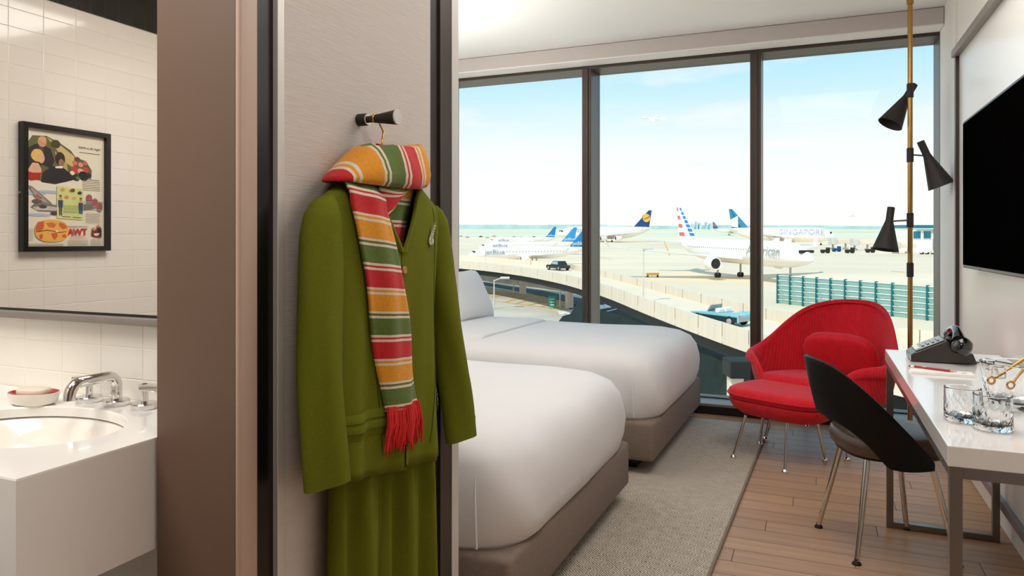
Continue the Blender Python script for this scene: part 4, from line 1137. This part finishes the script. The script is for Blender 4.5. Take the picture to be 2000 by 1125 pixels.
obj('deck', strip(nc, fc, RZ-.35, RZ), m_road, rd)
def inset(A, B, d0, d1):
    return [a+(b-a).normalized()*d0 for a, b in zip(A, B)], [a+(b-a).normalized()*d1 for a, b in zip(A, B)]
def para(A, B, sgn):
    a0, a1 = inset(A, B, -.02, .35)
    for k in range(0, len(A)-1, 2):
        e = min(len(A)-1, k+2)
        aa, bb = a0[k:e+1], a1[k:e+1]
        # leave a slim joint between parapet lengths
        aa = [lerp(aa[0], aa[1], .02)]+aa[1:-1]+[lerp(aa[-1], aa[-2], .02)]; bb = [lerp(bb[0], bb[1], .02)]+bb[1:-1]+[lerp(bb[-1], bb[-2], .02)]
        obj('parapet_panel', strip(aa, bb, RZ-.45, RZ+.82), m_conc, rd)
para(nc, fc, 1); para(fc, nc, -1)
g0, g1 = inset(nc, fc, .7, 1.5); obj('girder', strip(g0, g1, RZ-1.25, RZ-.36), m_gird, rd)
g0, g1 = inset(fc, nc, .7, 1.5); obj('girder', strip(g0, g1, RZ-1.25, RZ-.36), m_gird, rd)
for A, B in ((nc, fc),):
    a0, a1 = inset(A, B, 2.6, 2.72); obj('lane_line', strip(a0, a1, RZ+.005, RZ+.02), m_wht, rd)
piers = [(952, 541, 'far left'), (1021, 573, ''), (1061, 562, ''), (1112, 601, '')]
plab = ['small far bridge column under the left end of the elevated road', 'stout round bridge column left of the green sign', 'bridge column between the two stout columns, set farther back', 'stout round bridge column nearest the window frame']
for (u, v, _), lb in zip(piers, plab):
    b = og(u, v, PZ)
    t = othing('bridge_column', lb, 'column', (b.x, b.y, PZ), 0, 'bridge columns')
    top = RZ-1.26-PZ
    obj('shaft', lathe([(.62, 0), (.56, .3), (.56, top-.7)], 24), m_conc, t, 40)
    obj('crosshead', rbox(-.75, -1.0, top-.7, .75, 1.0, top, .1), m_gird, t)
t = othing('concrete_pier', 'pale concrete pier with dark crossbeam just outside the window', 'pier', (11.22, 36, PZ))
obj('shaft', rbox(-.33, -.35, 0, .33, .35, 3.64, .04), m_conc, t)
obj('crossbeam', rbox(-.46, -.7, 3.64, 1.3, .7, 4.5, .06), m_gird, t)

# lamps and sign
def street_lamp(label, u, v, z, h, arm):
    b = og(u, v, z); t = othing('street_lamp', label, 'street lamp', b, 0, 'street lamps')
    obj('post', lathe([(.11, 0), (.08, h)], 10), m_lamp, t, 40)
    obj('arm', tube([(0, 0, h-.1), (arm, 0, h+.25)], .06, 8), m_lamp, t, 40)
    obj('lamp_head', rbox(arm-.2, -.3, h+.12, arm+1.1, .3, h+.42, .1), m_lamp, t)
street_lamp('street lamp with a broad head near the bed pillow', 965, 603, PZ, 3.9, 1.0)
street_lamp('slim street lamp left of the stout bridge column', 1003, 573, PZ, 3.3, -.6)
street_lamp('slim street lamp beside the green sign', 1094, 601, PZ, 3.3, -.5)
b = og(1257, 590, RZ)
t = othing('street_lamp', 'tall thin street lamp standing on the elevated road', 'street lamp', b, 0, 'street lamps')
obj('post', lathe([(.07, 0), (.05, 4.6)], 8), m_lamp, t, 40); obj('arm', tube([(0, 0, 4.55), (.5, 0, 4.7)], .05, 6), m_lamp, t); obj('lamp_head', rbox(-.1, -.2, 4.6, .8, .2, 4.78, .05), m_lamp, t)
b = og(1079, 603, PZ)
t = othing('road_sign', 'upright green road sign at the car park', 'sign', b)
obj('panel', rbox(-.5, -.05, .25, .5, .05, 1.75, .03), m_sign, t); obj('post', box(-.06, .05, 0, .06, .15, 1.6), m_lamp, t)
for k in range(3): obj('arrow_mark', box(-.3, -.056, .5+.38*k, .25, -.05, .6+.38*k), m_wht, t)

# cars
def car(name, label, loc, rz, L, Wd, open_, mbody, mlow):
    t = othing(name, label, 'car', loc, rz)
    prof = [(-L/2, .35), (-L/2, .78), (-L*.30, .86), (-L*.12, .84), (L*.18, .84), (L*.46, .76), (L/2, .6), (L/2, .35)]
    rg_ = []
    for y, s in ((-Wd/2, .96), (-Wd/2+.06, 1), (Wd/2-.06, 1), (Wd/2, .96)):
        rg_.append([(x*s, y, z*(1 if s == 1 else .97)) for x, z in prof])
    obj('body', loft(rg_), mbody, t)
    obj('lower_side', join([box(-L*.47, s*Wd/2-.02 if s > 0 else -Wd/2-.03, .3, L*.47, s*Wd/2+.03 if s > 0 else -Wd/2+.02, .66) for s in (-1, 1)]), mlow, t)
    for sx in (-.32, .32):
        for sy in (-1, 1):
            wl = obj('wheel', xf(lathe([(.12, -.1), (.33, -.1), (.35, -.06), (.35, .06), (.33, .1), (.12, .1)], 18), Matrix.Translation((sx*L, sy*(Wd/2-.06), .35)) @ Matrix.Rotation(PI/2, 4, 'X')), m_dark, t, 40)
            obj('hubcap', xf(lathe([(.2, 0), (.16, .03), (.02, .05)], 14), Matrix.Translation((sx*L, sy*(Wd/2+.04), .35)) @ Matrix.Rotation(-sy*PI/2, 4, 'X')), m_plg, wl, 40)
    if open_:
        obj('windscreen', loft([[(L*.14, -Wd*.42, .84), (L*.14, Wd*.42, .84)], [(L*.08, -Wd*.38, 1.27), (L*.08, Wd*.38, 1.27)]], False), m_cwin, t)
        obj('windscreen_frame', tube([(L*.14, -Wd*.42, .84), (L*.08, -Wd*.38, 1.28), (L*.08, Wd*.38, 1.28), (L*.14, Wd*.42, .84)], .035, 6), m_plg, t)
        for y in (-.4, .4):
            obj('seat', rbox(-.1*L, y-.33, .84, -.02*L, y+.33, 1.12, .06), m_card, t)
        obj('cockpit', rbox(-.16*L, -Wd*.40, .845, .12*L, Wd*.40, .875, .01), m_cwin, t)
        obj('bumper', box(-L/2-.06, -Wd*.48, .42, -L/2+.02, Wd*.48, .6), m_plg, t)
        for y in (-1, 1):
            obj('tail_fin', loft([[(-L*.5, y*Wd*.44, .76), (-L*.2, y*Wd*.44, .84), (-L*.5, y*Wd*.48, .76)], [(-L*.51, y*Wd*.46, 1.0), (-L*.25, y*Wd*.46, .87), (-L*.51, y*Wd*.47, 1.0)]]), mbody, t)
            obj('tail_light', box(-L/2-.03, y*Wd*.44-.06, .66, -L/2+.01, y*Wd*.44+.06, .8), m_cred, t)
    else:
        cab = loft([[(-L*.33, y, .84), (L*.2, y, .84), (L*.08, y*.82, 1.4), (-L*.24, y*.82, 1.4)] for y in (-Wd*.47, Wd*.47)])
        cb = obj('cabin', cab, mbody, t)
        for s in (-1, 1): obj('side_window', loft([[(-L*.27, s*Wd*.475, .92), (L*.13, s*Wd*.475, .92)], [(-L*.22, s*Wd*.41, 1.32), (L*.07, s*Wd*.41, 1.32)]], False), m_cwin, cb)
    return t
b = og(1090, 527, RZ); car('car', 'small black car driving along the elevated road', b, math.radians(122), 4.0, 1.7, False, m_carb, m_carb)
b = og(1408, 632, RZ); car('convertible_car', 'open turquoise vintage convertible parked on the elevated road', b, math.radians(128), 4.0, 1.65, True, m_cart, m_card2)

# aeroplanes: x forward, origin on the ground below the middle
def plane(label, loc, rz, L, D, span, tail, lettering=None, eng=2, gear=True, far=False, ry=0, rx=0, lift=None, txt=None, title='airliner', fin_h=None, side=1, chord=.335):
    t = othing(title, label, 'aeroplane', loc, rz, 'aeroplanes', None, rx, ry)
    z0 = (D*.62 if lift is None else lift)+D/2
    st = [(0, .04, -.14), (.012, .22, -.12), (.03, .42, -.09), (.055, .62, -.05), (.09, .83, -.02), (.13, .96, 0), (.18, 1, 0), (.45, 1, 0), (.68, 1, 0), (.78, .88, .06), (.87, .64, .17), (.94, .4, .27), (.985, .18, .34), (1.0, .06, .36)]
    n_ = 14 if far else 24
    obj('fuselage', loft([[(L/2-f*L, D/2*r*math.cos(2*PI*j/n_), z0+dz*D+D/2*r*math.sin(2*PI*j/n_)) for j in range(n_)] for f, r, dz in st]), m_pl, t, 60)
    def surf(root, tip, th0, th1):   # root=(xle,xte,y,z)
        r = []
        for (xl, xt, y, z), th in ((root, th0), (tip, th1)):
            c = xl-xt
            r.append([(xl, y, z), (xl-c*.25, y, z+th), (xl-c*.6, y, z+th*.7), (xt, y, z), (xl-c*.6, y, z-th*.4), (xl-c*.25, y, z-th*.6)])
        return loft(r)
    zw = z0-D*.28
    for s in (-1, 1):
        wg = obj('wing', surf((L*.13, -L*.10, s*D*.3, zw), (-L*.12, -L*.155, s*span/2, zw+span*.045), D*.09, D*.02), m_pl, t, 40)
        obj('winglet', surf((-L*.12, -L*.155, s*span/2, zw+span*.045), (-L*.155, -L*.175, s*(span/2+span*.02), zw+span*.045+D*.42), D*.02, D*.01), m_pl, wg)
        obj('tailplane', surf((-L*.40, -L*.475, s*D*.18, z0+D*.28), (-L*.475, -L*.505, s*span*.16, z0+D*.42), D*.04, D*.02), m_pl, t, 40)
        for k in range(eng//2):
            ye = s*(span*.155 if k == 0 else span*.29); xe = L*.085 if k == 0 else -L*.01
            ze = zw-D*.24+abs(ye)*.05
            er = D*.26 if eng == 2 else D*.19
            eo = obj('engine', xf(loft([[(er*r*math.cos(2*PI*j/20), er*r*math.sin(2*PI*j/20), z) for j in range(20)] for r, z in ((.55, -er*1.6), (.9, -er*.9), (1.05, er*.3), (1.0, er*1.15), (.92, er*1.25), (.8, er*1.1))], True, True, False), Matrix.Translation((xe, ye, ze)) @ Matrix.Rotation(PI/2, 4, 'Y')), m_pl, t, 40)
            obj('intake_fan', xf(lathe([(er*.82, er*1.1), (er*.25, er*1.05), (er*.02, er*1.2)], 20), Matrix.Translation((xe, ye, ze)) @ Matrix.Rotation(PI/2, 4, 'Y')), m_dark, eo, 40)
            obj('pylon', bar((xe-er*.3, ye, ze+er*.7), (xe-er*2.0, ye, zw+.1*D), .12*D, er*.6), m_pl, eo)
    fh = fin_h or D*1.55
    xa, xb, xc, xd = -L*chord, -L*.47, -L*.505, -L*.475   # root leading, tip leading, tip trailing, root trailing
    zb = z0+D*.42
    def fin_slice(a, b, m, c0=0, c1=1, nm='tail_fin', th=.06, parent=t):
        r = []
        for q in (a, b):
            xl = lerp(xa, xb, q); xt = lerp(xd, xc, q); xl, xt = lerp(xl, xt, c0), lerp(xl, xt, c1)
            zz = zb+fh*q; w_ = D*th*lerp(1, .5, q)
            r.append([(xl, 0, zz), (lerp(xl, xt, .3), w_, zz), (xt, 0, zz), (lerp(xl, xt, .3), -w_, zz)])
        return obj(nm, loft(r), m, parent)
    if tail == 'stripes':
        fn = fin_slice(0, 1, m_pl)
        for k in range(7):
            a = .12+k*.125
            fin_slice(a, a+.08, m_blue, .02, .54, 'stripe', .075, fn)
            if k % 2 == 0: fin_slice(a-.01, a+.095, m_cred, .54, .99, 'stripe', .075, fn)
    else:
        fn = fin_slice(0, 1, tail)
    if tail == m_navy:
        for s in (-1, 1): obj('emblem', xf(lathe([(fh*.24, 0), (fh*.24, .12)], 24), Matrix.Translation((lerp(xa, xd, .55)-L*.045, s*D*.075-.06, zb+fh*.55)) @ Matrix.Rotation(-PI/2, 4, 'X')), m_yell, fn)
        for s in (-1, 1): obj('crane_mark', bar((lerp(xa, xd, .4)-L*.045, s*D*.075+s*.16, zb+fh*.48), (lerp(xa, xd, .75)-L*.045, s*D*.075+s*.16, zb+fh*.63), fh*.04, .1, (0, 1, 0)), m_navy, fn)
    if tail == m_teal:
        fin_slice(.0, .98, m_dteal, .38, .66, 'tail_stripe', .075, fn)
        for s in (-1, 1): obj('bird_mark', ([(lerp(xa, xd, .62), s*D*.085, zb+fh*.05), (lerp(xa, xd, .35)-L*.05, s*D*.085, zb+fh*.66), (lerp(xa, xd, .95)-L*.03, s*D*.085, zb+fh*.42), (lerp(xa, xd, 1.0), s*D*.085, zb+fh*.1)], [(0, 1, 2, 3)]), m_yell if False else m_card, fn)
    if tail == m_dteal and far: fin_slice(.35, .8, m_cred, .1, .9, 'tail_stripe', .075, fn)
    if tail in (m_blue, m_lblue):
        for s in (-1, 1):
            me = text_mesh('jetBlue', fh*.26, m_wht, .02); me.transform(Matrix.Translation((lerp(xa, xd, .55)-L*.01, s*D*.08, zb+fh*.2)) @ Matrix.Rotation(PI if s > 0 else 0, 4, 'Z') @ Matrix.Rotation(PI/2, 4, 'X')); put('tail_lettering', me, fn)
    # cabin windows and cockpit
    ws = []
    for s in (-1, 1):
        nn = 26 if far else 40
        for k in range(nn):
            xx = L*.36-k*(L*.68/nn); ws.append(box(xx-.12, s*D*.485-.06, z0+D*.10, xx+.12, s*D*.485+.06, z0+D*.10+.36))
    wo_ = obj('cabin_windows', join(ws), m_plg, t); wo_['kind'] = 'stuff'
    obj('cockpit_window', join([box(L*.452, -D*.27, z0+D*.10, L*.466, D*.27, z0+D*.2)]), m_dark, t)
    if txt:
        s_, size, fx, fz, m, body = txt
        for s in (-1, 1):
            me = text_mesh(body, size, m, .02); zz = z0+D*fz; yy = math.sqrt(max(.01, (D/2)**2-(D*fz)**2))
            tiltt = math.atan2(D*fz, yy)*.9
            me.transform(Matrix.Translation((L*fx, s*(yy+.12), zz)) @ Matrix.Rotation(PI if s > 0 else 0, 4, 'Z') @ Matrix.Rotation(PI/2-tiltt, 4, 'X'))
            put('lettering', me, t)
    if gear:
        for gx, gy in ((L*.37, 0), (-L*.04, D*.55), (-L*.04, -D*.55)):
            gg = obj('landing_gear', bar((gx, gy, .3), (gx, gy, z0-D*.4), .35, .35, (1, 0, 0)), m_plg, t)
            for dy in (-.4, .4):
                obj('wheel', xf(lathe([(.2, -.2), (.6, -.2), (.65, 0), (.6, .2), (.2, .2)], 14), Matrix.Translation((gx, gy+dy, .65)) @ Matrix.Rotation(PI/2, 4, 'X')), m_dark, gg, 40)
    return t
def between(n, tl2):  # nose and tail points on the ground plane -> centre, heading, length
    n = Vector(n); tl2 = Vector(tl2); d = n-tl2
    return ((n.x+tl2.x)/2, (n.y+tl2.y)/2, GZ), math.atan2(d.y, d.x), d.length
# American: nose right and near, tail left and far
c, h, L = between(((1590-1000)/F*150, 150), ((1322-1000)/F*206, 206))
am = plane('white airliner with red and blue striped tail, nearest of the parked aeroplanes', c, h, L, 5.9, 60, 'stripes', txt=(0, 3.2, .27, .12, m_grytxt, 'American'), fin_h=9.4, chord=.30)
# Lufthansa: nose left
c, h, L = between(((1088-1000)/F*560, 560), ((1272-1000)/F*585, 585))
plane('large white airliner with navy tail and yellow disc on the far taxiway', c, h, L, 9.8, 74, m_navy, eng=4, txt=(0, 5.2, .27, .2, m_bltxt, 'Lufthansa'), fin_h=14, lift=2.4, chord=.30)
# Singapore: nose right
c, h, L = between(((1632-1000)/F*470, 470), ((1424-1000)/F*500, 500))
plane('white airliner with teal tail parked behind the lamp', c, h, L, 9.3, 72, m_teal, eng=4, txt=(0, 5.2, .2, .17, m_bltxt, 'SINGAPORE'), fin_h=13.5, lift=2.4, chord=.30)
# jetBlue trio: noses left
jb3 = []
for lb, t_, un, ut, tm in (('small white jet with bright blue tail half hidden by the window frame', 232, 915, 1148, m_blue), ('small white jet with pale blue tail in the middle of the three', 310, 935, 1126, m_lblue), ('small white jet with blue tail farthest of the three', 430, 955, 1086, m_blue)):
    c, h, L = between(((un-1000)/F*t_, t_), ((ut-1000)/F*(t_+12), t_+12))
    plane(lb, c, h, L, 3.95, 34, tm, txt=(0, 2.4, .30, .1, m_bltxt, 'jetBlue'), fin_h=6.6, lift=2.0, far=True)
c, h, L = between(((1462-1000)/F*960, 960), ((1392-1000)/F*960, 960))
plane('tiny white airliner with red and blue tail near the horizon', c, h, L, 5.6, 50, m_dteal, far=True, fin_h=9)
# aircraft in the air
d = 820.
t = plane('white airliner climbing high in the sky', ((1273-1000)/F*d, d, (HO-232)/F*d), math.radians(168), 27, 2.5, 26, m_pl, far=True, gear=False, ry=math.radians(-9), lift=-1.2, rx=math.radians(-25))
d = 1500.
plane('tiny airliner low over the horizon at right', ((1665-1000)/F*d, d, (HO-421)/F*d), math.radians(70), 30, 3.4, 34, m_plg, far=True, gear=False, lift=-1.7)

# blast fence
fa_, fb_ = og(1520, 592, GZ), og(1850, 630, GZ)
bf = othing('blast_fence', 'teal steel blast fence with pale horizontal louvers', 'fence', fa_, math.atan2(fb_.y-fa_.y, fb_.x-fa_.x))
FL = (fb_-fa_).length; NPn = 11; FH = 4.75
xs = [0, .16, .30, .385, .505]; xs = [FL*k/NPn for k in range(NPn+1)]
pm_ = mesh('post', join([rbox(-.14, -.2, 0, .14, .25, FH+.1, .02), loft([[(-.1, .25, 0), (.1, .25, 0), (.1, 1.9, 0), (-.1, 1.9, 0)], [(-.1, .25, FH*.8), (.1, .25, FH*.8), (.1, .3, FH*.8), (-.1, .3, FH*.8)]])]), m_tealst)
for x in xs: put('post', pm_, bf, (x, 0, 0))
NS = 6
sl = mesh('slat', loft([[(.13, .12, 0), (.13, -.10, FH/NS*.86), (.13, -.02, FH/NS*.86), (.13, .2, 0)], [(xs[1]-.13, .12, 0), (xs[1]-.13, -.10, FH/NS*.86), (xs[1]-.13, -.02, FH/NS*.86), (xs[1]-.13, .2, 0)]]), m_slat)
lip = mesh('slat_edge', box(.13, -.18, FH/NS*.86, xs[1]-.13, .0, FH/NS*.96), m_wht)
for k in range(NPn):
    for j in range(NS):
        s = put('slat', sl, bf, (xs[k], 0, FH/NS*j)); put('slat_edge', lip, s)
# terminal and jet bridges
b = og(1800, 492, GZ); sc_ = b.y/F
tb = othing('terminal_building', 'teal glazed terminal building at the right window edge', 'building', b)
w_ = 46*sc_
obj('body', box(-20*sc_, 0, 0, 70*sc_, 20, 44*sc_), m_pl, tb)
obj('roof', rbox(-14*sc_, -2, 47*sc_, 72*sc_, 22, 53*sc_, .3), m_tglass, tb)
for k in range(4):
    fr_ = obj('window_bay', box(-18*sc_+k*20*sc_, -.4, 26*sc_, -2*sc_+k*20*sc_, .1, 42*sc_), m_pl, tb)
    obj('pane', box(-17*sc_+k*20*sc_, -.55, 27*sc_, -3*sc_+k*20*sc_, -.41, 41*sc_), m_tglass, fr_)
obj('curtain_wall', box(22*sc_, -.9, 0, 70*sc_, -.42, 45*sc_), m_tglass, tb)
for k in range(6): obj('floor_slab', box(22*sc_, -1.6, k*8*sc_, 40*sc_, -.41, k*8*sc_+.5), m_tealst, tb)
for k, (u, v, s_, lb) in enumerate(((1640, 487, 1.0, 'pale jet bridge at the nose of the teal tailed airliner'), (1683, 489, .95, 'pale jet bridge in the middle, left of the black lamp shade'), (1764, 495, 1.1, 'pale jet bridge closest to the terminal'))):
    b = og(u, v, GZ); q = b.y/F
    t = othing('jet_bridge', lb, 'jet bridge', b)
    obj('tunnel', rbox(-8*q, 0, 12*q, 26*q, 3.5, 20*q, .2), m_conc, t)
    obj('cab', rbox(-16*q, -1, 10*q, -6*q, 4.5, 23*q, .3), m_lamp, t)
    for xx in (-11, 14): obj('wheel_column', join([box(xx*q-.35, 1, .8, xx*q+.35, 1.8, 13*q), box(xx*q-1.2, .6, 0, xx*q+1.2, 2.2, 1.0)]), m_plg, t)
vl = ['dark baggage tractor left of the jet bridges', 'blue service truck under the left jet bridge', 'dark service truck between the jet bridges', 'dark loader right of the middle jet bridge', 'white van beside the terminal', 'white car at the far right of the terminal']
for (u, v, cc), lb in zip(((1612, 494, m_dark), (1634, 491, m_navy), (1660, 494, m_dark), (1700, 493, m_dark), (1806, 496, m_pl), (1828, 496, m_pl)), vl):
    b = og(u, v, GZ); t = othing('service_vehicle', lb, 'vehicle', b)
    obj('body', rbox(-2, -1, .5, 2, 1, 1.7, .2), cc, t); obj('cab', rbox(.6, -.95, 1.7, 1.9, .95, 2.7, .15), cc, t)
    for xx in (-1.2, 1.2): obj('wheel', xf(lathe([(.1, -1.05), (.5, -1.05), (.5, 1.05), (.1, 1.05)], 12), Matrix.Translation((xx, 0, .5)) @ Matrix.Rotation(PI/2, 4, 'X')), m_dark, t)
for u0, v0, u1, v1, wd in ((1278, 488, 1310, 458, 1.6), (1250, 535, 1292, 537, .6), (1740, 528, 1790, 530, 1.2)):
    pass
tx = othing('taxiway_marks', 'yellow painted guide lines on the apron', 'road marking')
for u0, v0, u1, v1, wd in ((1297, 470, 1308, 498, .7), (1742, 529, 1768, 531, .9), (1150, 500, 1195, 505, .5)):
    obj('painted_line', bar(og(u0, v0, GZ+.05), og(u1, v1, GZ+.05), wd, .03), m_yel, tx)
b = og(1275, 541, GZ)
t = othing('barrier', 'yellow barrier lying on the apron behind the road', 'barrier', b)
obj('rail', rbox(-1.6, -.3, .5, 1.6, .3, 1.1, .1), m_yell, t); obj('feet', join([box(-1.4, -.4, 0, -1.1, .4, .5), box(1.1, -.4, 0, 1.4, .4, .5)]), m_dark, t)
# distant parked cars left
for k in range(14):
    b = og(900+k*13, 462+((k*7) % 5), GZ); t = oobj('parked_car', mv(join([rbox(-2.1, -.9, .3, 2.1, .9, 1.0, .2), rbox(-1.2, -.8, 1.0, 1.1, .8, 1.5, .2)]), *b), [m_plg, m_cred, m_pl, m_dark][k % 4], 'tiny distant %s parked car in the row beyond the apron' % ['grey', 'red', 'white', 'black'][k % 4], 'car', None, 40, 'row of tiny parked cars')
